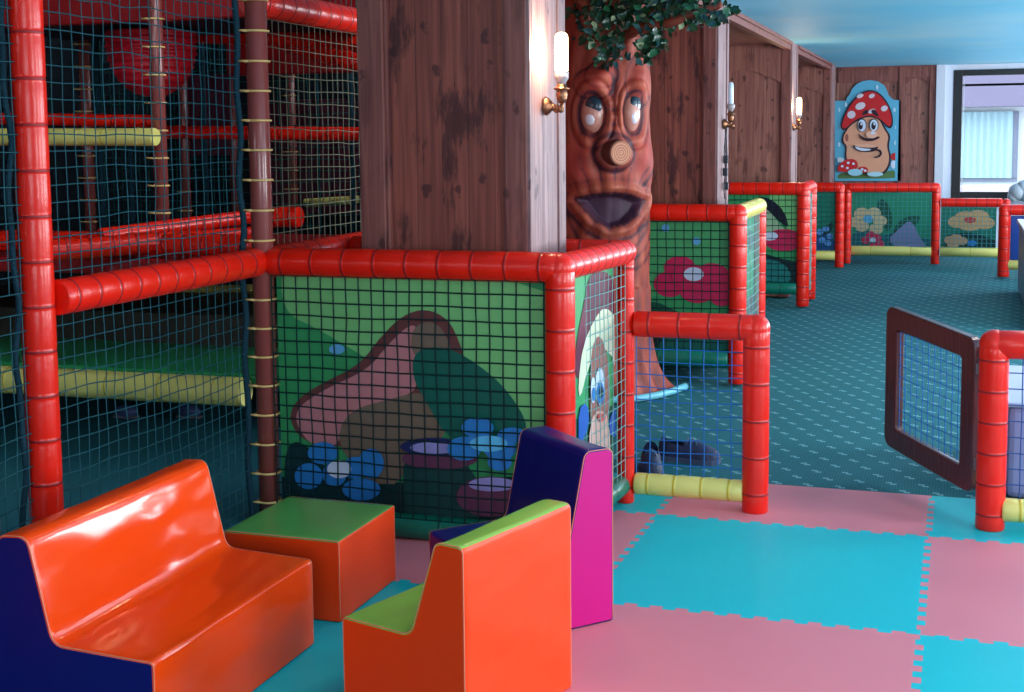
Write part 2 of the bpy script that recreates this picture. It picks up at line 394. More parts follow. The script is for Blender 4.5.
# far wood panels
mb = MB()
mb.box((-1.42, FAR-.03, 0), (-.235, FAR, CEIL), M_PANEL_FAR)
mb.box((-1.372, FAR-.06, CEIL-.19), (-.64, FAR-.02, CEIL), M_TRIM, .003)     # header over the painting
mb.box((-.655, FAR-.075, 0), (-.585, FAR, CEIL), M_TRIM, .005); mb.box((-.30, FAR-.075, 0), (-.225, FAR, CEIL), M_TRIM, .005)
mb.box((-.585, FAR-.07, CEIL-.14), (-.30, FAR, CEIL), M_TRIM, .004)
N = 14
a = mb.add([(-.585+.285*i/N, FAR-.055, CEIL-.13-.10+.085*math.sin(PI*i/N)) for i in range(N+1)] + [(-.585+.285*i/N, FAR-.055, CEIL-.12) for i in range(N+1)])
for i in range(N): mb.face((a+i, a+i+1, a+N+2+i, a+N+1+i), M_TRIM, False)
mb.box((-1.40, FAR-.09, CEIL-.018), (-.2, FAR-.0, CEIL), M_TRIM, .003)
mb.box((-1.40, FAR-.02, 0), (-.21, FAR+.0, .02), M_TRIM)
struct('wall_far_panelling', mb)
# white corner reveal beside the window
mb = MB(); mb.box((-.225, FAR-.10, 0), (-.12, FAR, CEIL), WHITE, .004); mb.box((-.12, FAR-.02, 0), (WX0-.03, FAR, CEIL), WHITE); struct('trim_3', mb)

# ------------------------------------------------------------------ outside the window
HOUSEW = mat('house_render_white', (186, 196, 204), .8)
mb = MB()
mb.box((-6, 27, -4), (1.7, 28, 2.55), HOUSEW)
house = mb.build('house'); tag(house, 'pale rendered house wall seen through the far window', 'house')
mb = MB(); mb.box((-5, 26.2, 2.05), (1.9, 27.2, 2.55), mat('eaves_grey', (104, 100, 124), .8)); mb.box((-5, 26.2, 2.5), (2.4, 28.2, 2.75), mat('eaves_grey', (104, 100, 124), .8)); mb.build('roof_eaves', house)
mb = MB()
mb.box((1.15, 26.9, .45), (1.27, 27, 1.95), mat('house_trim', (104, 112, 132), .7)); mb.box((-.6, 26.9, .38), (1.27, 27, .46), mat('house_trim', (104, 112, 132), .7)); mb.build('window_surround', house)
mb = MB()
CUR = mat('curtain_pale', (150, 180, 190), .9)
NC = 60; a0 = []
for i in range(NC+1): a0.append((-.6+1.75*i/NC, 26.85+.04*math.sin(i*1.3), 0))
a = mb.add([(x, y, .47) for x, y, z in a0]+[(x, y, 1.95) for x, y, z in a0])
for i in range(NC): mb.face((a+i, a+i+1, a+NC+2+i, a+NC+1+i), CUR)
mb.build('curtain', house)
mb = MB(); mb.box((-20, 13, -3.2), (24, 60, -3), mat('outdoor_paving', (180, 188, 190), .9)); g = mb.build('ground_outside'); g['kind'] = 'structure'
# cars parked outside, pale shapes at the sill
mb = MB()
prof = [(0, 0), (.02, .42), (.5, .55), (.95, .92), (2.1, .95), (2.7, .6), (3.4, .5), (3.45, 0)]
CARW = mat('car_white', (170, 160, 170), .3)
a = mb.add([(-.9+x, 22.0, -.45+z*.95) for x, z in prof] + [(-.9+x, 23.5, -.45+z*.95) for x, z in prof]); n = len(prof)
mb.face(range(a, a+n), CARW, False); mb.face(list(range(a+n, a+2*n))[::-1], CARW, False)
for i in range(n): mb.face((a+i, a+(i+1) % n, a+n+(i+1) % n, a+n+i), CARW)
car = mb.build('car'); tag(car, 'pale car parked outside beyond the far window', 'car'); 
mb = MB()
for wx in (-.25, 1.85): mb = MB(); mb.lathe((wx, 22.2, -.42), [(.3, -.24), (.33, -.22), (.33, .0), (.3, .02)], mat('tyre', (40, 40, 44), .8), 16, (0, 1, 0)); mb.build('wheel', car)
mb = MB(); mb.tube([(.09+i*.0, FAR-.02, WZ1) for i in (0,)]+[(.095, FAR-.02, 1.3), (.09, FAR-.02, .75)], .004, mat('cord_white', (235, 238, 245), .5), 6)
tag(mb.build('blind_cord'), 'thin white cord hanging in front of the far window', 'cord')

# ------------------------------------------------------------------ foam mats with toothed edges
CYAN = mat('foam_cyan', (0, 188, 198), .5, .25, var=.05, vscale=3); PINK = mat('foam_pink', (224, 130, 142), .5, .25, var=.05, vscale=3)
def mat_edge(a, b, inward, teeth, first):
    """points from a to b (b excluded) with jigsaw teeth cut alternately"""
    a = Vector(a); b = Vector(b); d = b-a; L_ = d.length; d.normalize(); n = int(round(L_/.0417)); out = []; n += 1-n % 2 if n > 1 else 0
    if not teeth or n < 2: return [a]
    g = L_/n; dep = .012
    for i in range(n):
        s = 1 if (i+first) % 2 == 0 else -1; off = inward*(-s*dep)
        if i == 0 or i == n-1: off = inward*0
        p = a+d*(i*g); q = a+d*((i+1)*g); w_ = 0
        out += [p+off+d*(0 if i == 0 else -w_), q+off+d*(0 if i == n-1 else w_)]
    return out
def foam_mat(x0, x1, y0, y1, m, label, px, py):
    par = (px+py) % 2
    def P(x, y): return Vector((x, y, 0))
    ins = .0006
    c = [P(x0, y0), P(x1, y0), P(x1, y1), P(x0, y1)]
    inw = [Vector((0, 1, 0)), Vector((-1, 0, 0)), Vector((0, -1, 0)), Vector((1, 0, 0))]
    te = [True, x1 < 1.99, y1 < .5, x0 > -2.39]
    pts = []
    # shared edges use the same world pattern: one side takes the tooth the other leaves
    for k in range(4):
        a, bb = c[k], c[(k+1) % 4]
        if k in (0, 1): seq = mat_edge(a, bb, inw[k], te[k], 0)
        else:
            seq = mat_edge(bb, a, inw[k], te[k], 1)
            full = seq+[a]
            if te[k] and len(seq) > 1: seq = [a] + seq[::-1][:]; seq = [p for p in seq if (p-bb).length > 1e-5]
            else: seq = [a]
        pts += seq
    q = []
    for p in pts:
        if not q or (p-q[-1]).length > 1e-5: q.append(p)
    if (q[0]-q[-1]).length < 1e-5: q.pop()
    mb = MB(); n = len(q)
    a = mb.add([(p.x, p.y, 0) for p in q]); bb = mb.add([(p.x, p.y, -.012) for p in q])
    mb.face(range(a, a+n), m, False); mb.face(list(range(bb, bb+n))[::-1], m, False)
    for i in range(n): mb.face((bb+i, bb+(i+1) % n, a+(i+1) % n, a+i), m, False)
    tag(mb.build('foam_mat'), label, 'floor mat', 'interlocking pink and cyan floor mats')
XS = [(-2.4, -2), (-2, -1), (-1, 0), (0, 1), (1, 2)]; YS = [(-4, -3), (-3, -2), (-2, -1), (-1, 0), (0, .575)]
LAB = {(2, 3): 'large cyan foam mat in the middle of the floor in front of the gate opening',
 (2, 4): 'pink foam mat strip in the gate opening between the two red posts',
 (3, 4): 'cyan foam mat strip at the foot of the open brown gate and right red post',
 (3, 3): 'pink foam mat at right in front of the right fence post',
 (3, 2): 'cyan foam mat in the bottom right corner of the photo',
 (2, 2): 'large pink foam mat in the bottom middle, right of the orange chair',
 (1, 3): 'pink foam mat under the table and the navy and magenta chair',
 (1, 2): 'cyan foam mat between orange sofa, table and orange chair',
 (1, 4): 'cyan foam mat strip at the foot of the low gate-side fence post beside the pen',
 (4, 4): 'pink foam mat strip under the right-hand fence', (4, 3): 'cyan foam mat at the far right edge of the mats',
 (4, 2): 'pink foam mat beyond the bottom right corner', (0, 2): 'narrow pink foam mat strip behind the orange sofa',
 (0, 3): 'narrow cyan foam mat strip at the foot of the brown pole behind the table',
 (0, 4): 'narrow pink foam mat strip inside the left end of the netted pen'}
for i, (x0, x1) in enumerate(XS):
    for j, (y0, y1) in enumerate(YS):
        if (i, j) not in LAB: continue
        foam_mat(x0, x1, y0, y1, CYAN if (i+j) % 2 == 1 else PINK, LAB[(i, j)], i, j)

# ================================================================== CLIMBING FRAME (left)
fr = empty('climbing_frame', (-2.4, -.56, 0), 'large netted soft-play climbing frame of red padded rails filling the left side', 'climbing frame')
RBR = .040
def ties(parent, x, y, zs, r=RBR, arm=-.05):
    for z in zs:
        mb = MB(); zz = z+.003*math.sin(z*50)
        mb.tube([(x+(r+.004)*math.cos(t*PI/8), y+(r+.004)*math.sin(t*PI/8), zz) for t in range(16)], .0045, TIE, 6, closed=True)
        mb.tube([(x-r*.3, y-r-.002, zz), (x+arm, y-r-.004, zz+.002)], .0045, TIE, 6)
        mb.build('cable_tie', parent)
mb = MB(); mb.tube([(-2.36, -.56, 0), (-2.36, -.56, 2.6)], RBR, BROWNP, 20); o = mb.build('post', fr); o['label'] = 'brown painted corner post with yellow cable ties'
ties(o, -2.36, -.56, [.10+.109*i for i in range(20) if abs(.10+.109*i-1.0) > .06])
mb = MB(); pts = [(-2.42+.006*math.sin(i*.9), -.60+.004*math.cos(i*1.1), i*.05) for i in range(53)]; mb.tube(pts, .012, ROPE, 8); mb.build('rope', fr)
# padded red post on the left, nearer the camera
mb = MB(); pad(mb, (-2.44, -1.735, 0), (-2.43, -1.735, 2.6), .048, step=.13); mb.build('post', fr)
mb = MB(); pts = [(-2.46+.008*math.sin(i*.7), -1.80+.006*math.cos(i*1.3), i*.05) for i in range(53)]; mb.tube(pts, .009, ROPE, 8); mb.build('rope', fr)
mb = MB(); pad(mb, (-2.60, -1.78, 0), (-2.62, -1.78, 1.0), .028, step=.2); mb.build('post', fr)
mb = MB(); pad(mb, (-2.4, -2.95, 0), (-2.4, -2.95, 2.6), .05, step=.13); mb.build('post', fr)
# rails in the front plane
mb = MB(); pad(mb, (-2.41, -1.69, .995), (-2.37, -.52, 1.0), .053, step=.095); mb.build('rail', fr)
mb = MB(); pad(mb, (-2.38, -.48, 1.0), (-2.40, 3.2, 1.0), .05, step=.1); mb.build('rail', fr)
mb = MB(); pad(mb, (-2.4, -.52, 1.955), (-2.4, 3.2, 1.955), .055, step=.1); mb.build('rail', fr)
mb = MB(); mb.tube([(-2.4, 3.25, 0), (-2.4, 3.25, 2.6)], RBR, BROWNP, 16); mb.build('post', fr)
# nets
net('net', fr, (-2.42, -1.70, 1.02), (0, 1, 0), (0, 0, 1), 1.10, 1.45, NETT, .05, .0020, .006, .0, 1.3)
net('net', fr, (-2.42, -1.70, .02), (0, 1, 0), (0, 0, 1), 1.10, .94, NETT, .05, .0020, .006, .015, 2.3)
net('net', fr, (-2.44, -2.95, .02), (0, 1, 0), (0, 0, 1), 1.2, .94, NETT, .05, .0020, .006, .015, 3.3)
net('net', fr, (-2.44, -2.95, 1.02), (0, 1, 0), (0, 0, 1), 1.2, 1.45, NETT, .05, .0020, .006, .0, 4.3)
net('net', fr, (-2.41, -.50, 1.04), (0, 1, 0), (0, 0, 1), 3.6, .86, mat('net_warm', (120, 118, 100), .7, .2), .05, .0018, .006, .02, 5.3)
net('net', fr, (-2.41, -.50, 2.01), (0, 1, 0), (0, 0, 1), 3.6, .5, NETG, .05, .0022, .006, .02, 5.3)
# interior
DKTEAL = mat('playroom_floor_teal', (20, 104, 118), .7, var=.2, vscale=3)
mb = MB(); mb.box((-6.15, -4, -.012), (-2.46, 4.55, .02), DKTEAL); mb.build('base_mat', fr)
def px_tube(px0, px1, py0, py1, Y, R, m, ms, step=.1, Y1=None):
    p0 = at_y(px0, py0, Y); p1 = at_y(px1, py1, Y if Y1 is None else Y1); mb = MB(); pad(mb, p0, p1, R, m, ms, step); return mb.build('rail', fr)
px_tube(-40, 156, 137, 137, .50, .042, YEL, YELSEAM, .5)
px_tube(-40, 158, 118, 121, .62, .03, RED, REDSEAM)
px_tube(166, 370, 132, 134, 1.8, .038, RED, REDSEAM)
px_tube(-60, 246, 376, 392, .0, .062, YEL, YELSEAM, .26).name = 'rail'
px_tube(-20, 380, 26, 43, 1.8, .045, RED, REDSEAM)
px_tube(100, 256, 236, 216, .1, .035, RED, REDSEAM, .1, .9)
px_tube(-40, 256, 240, 246, .2, .05, RED, REDSEAM)
px_tube(30, 256, 252, 236, -.2, .045, RED, REDSEAM, .1, .5)
px_tube(270, 300, 217, 217, .9, .05, RED, REDSEAM, .1)
px_tube(305, 372, 203, 199, 3.4, .03, YEL, YELSEAM, .1)
px_tube(-30, 70, 300, 297, 1.4, .03, YEL, YELSEAM, .1); px_tube(135, 252, 292, 288, 1.6, .022, YEL, YELSEAM, .1); px_tube(135, 252, 301, 297, 1.6, .022, YEL, YELSEAM, .1)
px_tube(240, 362, 30, 64, 1.9, .05, RED, REDSEAM)
DKRED = mat('deck_red_vinyl', (150, 16, 20), .45, bump=.1, bscale=20); DKGRN = mat('deck_green_vinyl', (40, 150, 90), .4); DKNAVY = mat('deck_underside_navy', (16, 34, 60), .6)
mb = MB(); mb.box((-5.6, .1, .86), (-2.5, 1.7, .93), DKRED, .01); mb.build('deck', fr)
mb = MB(); mb.box((-5.6, .06, .40), (-2.62, .75, .45), DKGRN, .01); mb.build('deck', fr)
mb = MB(); mb.box((-5.4, .75, .30), (-2.7, 1.9, .60), mat('deck_brown_vinyl', (52, 48, 40), .5), .01); mb.build('deck', fr)
a = at_y(-20, 2, .6); c = at_y(256, 22, .6)
mb = MB(); mb.box((-4.9, .6, a.z-.13), (c.x, .66, a.z+.25), DKRED, .01); mb.box((-4.9, .66, a.z-.10), (c.x, 1.9, a.z-.04), DKNAVY, .01); mb.build('deck', fr)
a = at_y(270, 45, 2.2); c = at_y(370, 72, 2.2)
mb = MB(); mb.box((a.x-.3, 2.2, c.z), (c.x+.1, 2.26, a.z+.3), DKRED, .01); mb.build('deck', fr)
for (px, Y, r, n) in ((160, .58, .034, 20), (88, 1.8, .034, 18), (292, 3.5, .034, 18), (185, 3.0, .034, 8), (235, 2.6, .034, 6)):
    p = at_y(px, 150, Y); mb = MB(); zb_ = .93 if px == 160 else 0; mb.tube([(p.x, p.y, zb_), (p.x, p.y, 2.9)], r, BROWNP, 14); o = mb.build('post', fr)
    ties(o, p.x, p.y, [.2+.13*i for i in range(n) if .2+.13*i > zb_+.05], r)
for (px, Y) in ((205, 2.3), (130, 1.6), (318, 4.0), (352, 2.8), (100, 1.5)):
    p = at_y(px, 150, Y); mb = MB(); mb.tube([(p.x, p.y, 0.02), (p.x, p.y, 2.9)], .016, ROPE, 8); mb.build('rope', fr)
for k, (Y, x0, x1) in enumerate(((3.3, -5.8, -2.5),)):
    net('net', fr, (x0, Y, .05), (1, 0, 0), (0, 0, 1), x1-x0, 2.5, NETG, .075, .003, .006, .02, 8+k)
p = at_y(283, 49, 3.4); mb = MB(); mb.ellipsoid(p, .035, .035, .04, mat('lime_cap', (110, 170, 60), .5)); mb.build('post_cap', fr)
# purple and crimson slides deep inside
mb = MB(); p = at_y(330, 110, 4.0); mb.box((p.x-.6, 4.0, .9), (p.x+.5, 4.05, 1.75), mat('panel_plum', (84, 22, 48), .5), .01); mb.build('panel', fr)
mb = MB(); p = at_y(215, 95, 3.0); mb.box((p.x-.25, 3.05, 1.35), (p.x+.12, 3.1, 1.9), mat('panel_plum', (84, 22, 48), .5), .01); mb.build('panel', fr)
# ribbed red roller hanging in the upper level
p = at_y(152, 64, 1.25); mb = MB(); prof = []
for i in range(41):
    t = i/40; z = -.17+.34*t; r = .235*math.sqrt(max(.0, 1-(abs(t-.82)/.84)**2.2))
    prof.append((max(.01, r*(1+.03*math.sin(t*60))), z))
mb.lathe(p, prof, mat('crimson_vinyl', (206, 26, 44), .4), 28); 
for i in range(4): mb.tube([p+Vector((.1*math.cos(i*PI/2), .1*math.sin(i*PI/2), .14)), p+Vector((.02*math.cos(i*PI/2), .02*math.sin(i*PI/2), .5))], .006, mat('crimson_vinyl', (206, 26, 44)), 6)
tag(mb.build('punch_bag'), 'ribbed crimson padded bag hanging in the upper level of the climbing frame', 'punch bag')

# ================================================================== PENS
def tube_part(name, parent, p0, p1, R=.052, m=RED, ms=REDSEAM, step=.115, j0=False, j1=False, label=None):
    mb = MB(); pad(mb, p0, p1, R, m, ms, step)
    if j0: joint(mb, p0, R, m)
    if j1: joint(mb, p1, R, m)
    o = mb.build(name, parent)
    if label: o['label'] = label
    return o
G1 = col((122, 200, 124)); G2 = col((50, 156, 94)); G3 = col((4, 84, 66)); G4 = col((2, 50, 54)); SKYB = col((36, 128, 204)); LSKY = col((96, 176, 224))
BR = col((104, 58, 58)); PK = col((196, 128, 134)); TAUPE = col((120, 104, 88)); TEAL = col((0, 98, 84)); LAV = col((150, 150, 214)); MAUVE = col((98, 54, 84)); MAG = col((208, 34, 88)); LWH = col((206, 222, 244)); NAVYP = col((16, 36, 92))
H = 1.0
pen = empty('play_pen', (-1.75, -.2, 0), 'red padded pen around the front wooden pillar, mushroom print behind its net', 'play pen', None)
yF, xR, yB, xB = -.555, -1.216, .14, -1.155
tube_part('post', pen, (xR, yF, 0), (xR, yF, H), step=.15, j1=True)
tube_part('post', pen, (xB, yB, 0), (xB, yB, H), .034, step=.13, j1=True)
tube_part('rail', pen, (-2.33, yF, H), (xR, yF, H), .054, step=.125)
tube_part('rail', pen, (xR, yF, H), (xB, yB, H), .048, step=.075)
tube_part('rail', pen, (-2.33, yB+.01, H), (xB, yB, H), .046)
tube_part('bottom_rail', pen, (-2.32, yF, .045), (xR-.05, yF, .045), .045, GRNTUBE, GRNSEAM, .25)
tube_part('bottom_rail', pen, (xR+.01, yF+.05, .075), (xB-.01, yB-.04, .075), .04, GRNTUBE, GRNSEAM, .25)
K = lambda x, y: (260+x*.4335, 230+y*.4335)
pr = Print('y', yF+.012, (-2.315, .075), (-1.27, .945), G2, .006)
pr.px([K(*p) for p in ((150, 60), (700, 60), (700, 500), (560, 470), (430, 430), (300, 330), (140, 230), (50, 190), (50, 60))], G1, 2)
pr.px([K(*p) for p in ((30, 560), (110, 590), (200, 600), (280, 575), (340, 585), (700, 560), (700, 760), (30, 760))], G4, 1)
pr.px([K(*p) for p in ((66, 430), (88, 388), (150, 350), (230, 312), (280, 245), (330, 196), (384, 180), (436, 205), (462, 260), (472, 300), (440, 420), (330, 500), (150, 500), (92, 480))], BR)
pr.px([K(*p) for p in ((185, 498), (185, 448), (222, 410), (300, 390), (365, 372), (400, 390), (440, 485), (340, 500), (330, 585), (255, 585), (215, 540))], TAUPE, 1)
pr.px([K(*p) for p in ((82, 430), (98, 400), (160, 362), (250, 322), (298, 262), (345, 218), (366, 222), (358, 330), (364, 372), (300, 390), (222, 410), (186, 448), (184, 500), (120, 495), (94, 462))], PK)
pr.px([K(*p) for p in ((350, 226), (395, 206), (428, 232), (452, 300), (352, 300))], TAUPE)
pr.px([K(*p) for p in ((352, 300), (372, 272), (432, 268), (505, 308), (575, 370), (628, 460), (580, 500), (440, 490), (388, 400), (358, 350))], TEAL)
pr.ell(*K(180, 274), 8, 5, LSKY)
pr.px([K(*p) for p in ((330, 500), (390, 520), (500, 530), (510, 700), (340, 700))], col((2, 66, 66)), 1)
pr.px([K(*p) for p in ((60, 500), (100, 480), (160, 560), (330, 600), (330, 640), (60, 620))], G4)
pr.ell(*K(418, 525), 38, 11, MAUVE); pr.ell(*K(405, 498), 34, 9, NAVYP); pr.ell(*K(410, 500), 26, 6, LAV)
pr.ell(*K(535, 612), 34, 20, MAUVE); pr.ell(*K(540, 584), 24, 7, LAV)
for x, y, rx, ry in ((150, 512, 15, 11), (118, 565, 14, 13), (178, 560, 12, 12), (240, 595, 19, 11), (262, 535, 13, 15), (225, 545, 12, 11)): pr.ell(*K(x, y), rx, ry, SKYB)
pr.ell(*K(190, 548), 12, 9, LWH)
for x, y, rx, ry in ((508, 452, 16, 10), (588, 470, 15, 8), (478, 500, 17, 12), (560, 500, 16, 12), (560, 530, 12, 9), (515, 480, 12, 9)): pr.ell(*K(x, y), rx, ry, SKYB)
pr.ell(*K(535, 488), 19, 8, col((90, 190, 236)))
o = pr.build('printed_panel', pen); o['label'] = 'printed sheet with a pink-brown mushroom, blue flowers and dark stones on green'
net('net', pen, (-2.315, yF-.028, .08), (1, 0, 0), (0, 0, 1), 1.05, .875, NETD, .05, .0028, .0035, .006, 21)
# side panel of the pen: bearded gnome print
pr = Print('x', -1.192, (yF+.045, .11), (yB-.045, .955), G2, .006)
pr.px([(574, 420), (620, 400), (622, 500), (574, 520)], G3, 0)
pr.px([(574, 350), (584, 300), (588, 278), (596, 270), (612, 274), (622, 310), (624, 350), (604, 335), (576, 390)], col((96, 32, 58)))
pr.px([(577, 385), (582, 345), (594, 318), (604, 306), (616, 318), (622, 345), (619, 368), (608, 352), (597, 345), (586, 372), (579, 400)], col((214, 220, 190)), 1)
pr.px([(588, 400), (590, 350), (597, 333), (604, 345), (609, 380), (608, 420), (600, 440), (590, 435)], col((160, 104, 94)))
pr.px([(577, 408), (586, 402), (588, 425), (577, 450)], col((20, 90, 180)), 1); pr.px([(607, 415), (621, 404), (621, 428), (609, 440)], col((20, 90, 180)), 1)
pr.px([(586, 470), (588, 420), (597, 408), (607, 418), (609, 470), (598, 490)], col((216, 170, 156)), 1)
pr.ell(597.5, 386, 4.5, 19, LWH); pr.ell(590.5, 390, 2.4, 13, LWH); pr.ell(597.5, 393, 3.6, 11, col((30, 120, 190))); pr.ell(590.5, 394, 1.7, 7, col((30, 120, 190))); pr.ell(597.5, 392, 1.8, 6, col((8, 20, 40)))
pr.ell(598, 417, 4, 4, col((214, 90, 90)))
o = pr.build('printed_panel', pen); o['label'] = 'printed sheet with a blue-eyed gnome in a dark pointed hat'
net('net', pen, (xR+.008, yF+.05, .09), (.1, 1, 0), (0, 0, 1), .61, .87, NETW, .046, .0017, .004, .008, 22)

# low gate-side fence: rail from pen back post to gate post
gf = empty('low_fence', (-.9, .15, 0), 'low red padded fence with blue net and yellow foot rail left of the gate opening', 'fence')
tube_part('post', gf, (-.645, .153, 0), (-.645, .153, .715), .051, step=.14, j1=True)
tube_part('rail', gf, (-1.118, .153, .715), (-.645, .153, .715), .051, step=.125)
tube_part('bottom_rail', gf, (-1.119, .153, .075), (-.69, .153, .075), .043, YEL, YELSEAM, .11)
net('net', gf, (-1.115, .153, .11), (1, 0, 0), (0, 0, 1), .43, .56, NETB, .052, .0022, .004, .006, 23)
# right fence
rf = empty('low_fence', (.6, .165, 0), 'low red padded fence with blue net running off the right edge beside the open gate', 'fence')
tube_part('post', rf, (.211, .168, 0), (.211, .168, .685), .052, step=.115, j1=True)
tube_part('rail', rf, (.211, .168, .685), (1.5, .20, .685), .052, step=.2)
tube_part('bottom_rail', rf, (.25, .168, .075), (1.5, .2, .075), .043, YEL, YELSEAM, .13)
tube_part('post', rf, (1.5, .2, 0), (1.5, .2, .685), .052, step=.115, j1=True)
net('net', rf, (.25, .170, .11), (1, .025, 0), (0, 0, 1), 1.2, .53, mat('net_blue_dark', (20, 76, 150), .6), .06, .0022, .004, .006, 24)

# open brown gate
gt = empty('gate', (.17, .25, 0), 'open dark brown wooden gate with blue net hinged on the right red post', 'gate')
HN = Vector((.160, .26, 0)); FE = Vector((-.186, .82, 0)); du = (FE-HN).normalized(); gw = (FE-HN).length; gn = Vector((-du.y, du.x, 0))
Z0, Z1, T, BW = .098, .690, .04, .088
mb = MB()
def gate_ring(inset, off, rad):
    pts = []; x0, x1, z0, z1 = inset, gw-inset, Z0+inset, Z1-inset
    for cx, cz, a0 in ((x1-rad, z1-rad, 0), (x0+rad, z1-rad, 90), (x0+rad, z0+rad, 180), (x1-rad, z0+rad, 270)):
        for k in range(6):
            a = math.radians(a0+k*18); pts.append(HN+du*(cx+rad*math.cos(a))+Vector((0, 0, cz+rad*math.sin(a)+.048*(cx+rad*math.cos(a))/gw))+gn*off)
    return pts
rings = [gate_ring(*q) for q in ((0.006, -T/2, .04), (0, -T/2+.006, .045), (0, T/2-.006, .045), (.006, T/2, .04), (BW-.006, T/2, .02), (BW, T/2-.006, .015), (BW, -T/2+.006, .015), (BW-.006, -T/2, .02))]
ids = [mb.add(r) for r in rings]; n = 24
for k in range(8):
    a, c = ids[k], ids[(k+1) % 8]
    for i in range(n): mb.face((a+i, a+(i+1) % n, c+(i+1) % n, c+i), DARKWOOD, k in (0, 2, 4, 6))
mb.build('frame', gt)
net('net', gt, HN+du*BW+Vector((0, 0, Z0+BW+.004)), du+Vector((0, 0, .06)), (0, 0, 1), gw-2*BW, Z1-Z0-2*BW, NETB, .045, .0018, .003, .005, 25)
mb = MB()
mb.tube([HN+du*(BW+.005)+Vector((0, 0, Z0+BW+.008)), HN+du*(gw-BW-.005)+Vector((0, 0, Z0+BW+.030))], .004, mat('net_edge_white', (220, 225, 230), .5), 6); mb.build('net_edge', gt)
for z in (.22, .58):
    mb = MB(); mb.lathe((.19, .235, z), [(.012, -.03), (.012, .03)], mat('hinge_steel', (120, 118, 120), .35, metal=1), 10); mb.box((.15, .235, z-.02), (.19, .262, z+.02), mat('hinge_steel', (120, 118, 120))); mb.build('hinge', gt)

# second pen
p2 = empty('play_pen', (-1.6, 3.3, 0), 'red padded pen with magenta flower print and yellow side rail beside the face tree', 'play pen')
x2, y2, y2b = -1.142, 2.83, 3.72
tube_part('post', p2, (x2, y2, 0), (x2, y2, H), step=.13, j1=True); tube_part('post', p2, (x2-.006, y2b, 0), (x2-.006, y2b, H), .046, step=.13, j1=True)
tube_part('rail', p2, (-2.3, y2, H), (x2, y2, H), step=.12)
tube_part('rail', p2, (x2, y2, H), (x2-.006, y2b, H), .05, YEL, YELSEAM, .1, label='yellow padded top rail')
tube_part('bottom_rail', p2, (-2.3, y2, .14), (x2-.05, y2, .14), .055, GRNTUBE, GRNSEAM, .3)
pr = Print('y', y2+.012, (-2.3, .19), (x2-.05, .945), G2)
pr.px([(600, 222), (760, 222), (760, 292), (600, 300)], col((74, 168, 104)), 0)
pr.px([(600, 306), (650, 298), (690, 318), (735, 312), (735, 400), (600, 400)], G3, 1)
for x, y, rx, ry in ((680, 268, 16, 12), (670, 284, 16, 13), (698, 291, 18, 12), (712, 280, 20, 17), (722, 296, 12, 10), (690, 276, 18, 12)): pr.ell(x, y, rx, ry, MAG)
pr.ell(694, 274, 10, 7, LWH); pr.ell(666, 228, 4, 4, LSKY); pr.ell(697, 241, 4, 4, LSKY)
pr.ell(695, 350, 42, 38, G4); pr.ell(695, 352, 36, 34, TEAL)
o = pr.build('printed_panel', p2); o['label'] = 'printed sheet with a magenta flower with white centre on green'
net('net', p2, (-2.3, y2-.03, .19), (1, 0, 0), (0, 0, 1), 1.11, .76, NETD, .052, .0028, .003, .006, 31)
pr = Print('x', x2-.03, (y2+.05, .08), (y2b-.05, .95), G2)
pr.px([(744, 225), (757, 222), (757, 262), (744, 270)], col((110, 170, 130)), 0); pr.px([(744, 300), (757, 290), (757, 380), (744, 390)], MAUVE, 0); pr.ell(750, 240, 3, 10, MAUVE)
pr.build('printed_panel', p2)
net('net', p2, (x2+.005, y2+.05, .08), (0, 1, 0), (0, 0, 1), .82, .87, NETW, .055, .0026, .003, .006, 32)

# third pen
p3 = empty('play_pen', (-1.5, 6.8, 0), 'red padded pen with dark leaf and teal ring print before the third pillar', 'play pen')
x3, y3, y3b = -1.178, 6.56, 7.09
tube_part('post', p3, (x3, y3, 0), (x3, y3, H), .055, step=.11, j1=True); tube_part('post', p3, (x3, y3b, 0), (x3, y3b, H), .055, step=.11, j1=True)
tube_part('rail', p3, (-2.3, y3, H), (x3, y3, H), .055); tube_part('rail', p3, (x3, y3, H), (x3, y3b, H), .055, step=.09)
tube_part('bottom_rail', p3, (-2.3, y3, .15), (x3-.05, y3, .15), .055, GRNTUBE, GRNSEAM, .3)
pr = Print('y', y3+.012, (-2.3, .2), (x3-.05, .945), G2)
pr.px([(770, 195), (800, 195), (800, 240), (785, 225), (770, 205)], G1, 0)
pr.px([(742, 212), (762, 200), (780, 225), (788, 232), (772, 242), (742, 238)], col((150, 190, 150)), 1)
pr.px([(758, 196), (772, 199), (785, 212), (789, 228), (782, 224), (766, 208), (755, 203)], col((10, 14, 40)), 1)
pr.ell(784, 240, 20, 11, MAG); pr.ell(770, 236, 8, 4.5, LWH)
pr.px([(742, 262), (760, 252), (780, 258), (800, 262), (800, 320), (742, 320)], G4, 0)
pr.ell(764, 275, 30, 20, col((6, 40, 46))); pr.ell(764, 276, 27, 17, col((20, 120, 116)))
o = pr.build('printed_panel', p3); o['label'] = 'printed sheet with a black leaf, magenta flower and teal oval'
net('net', p3, (-2.3, y3-.03, .2), (1, 0, 0), (0, 0, 1), 1.08, .76, NETD, .055, .003, .003, .004, 33)
net('net', p3, (x3+.02, y3+.05, .1), (0, 1, 0), (0, 0, 1), .45, .85, NETW, .06, .003, .003, .004, 34)

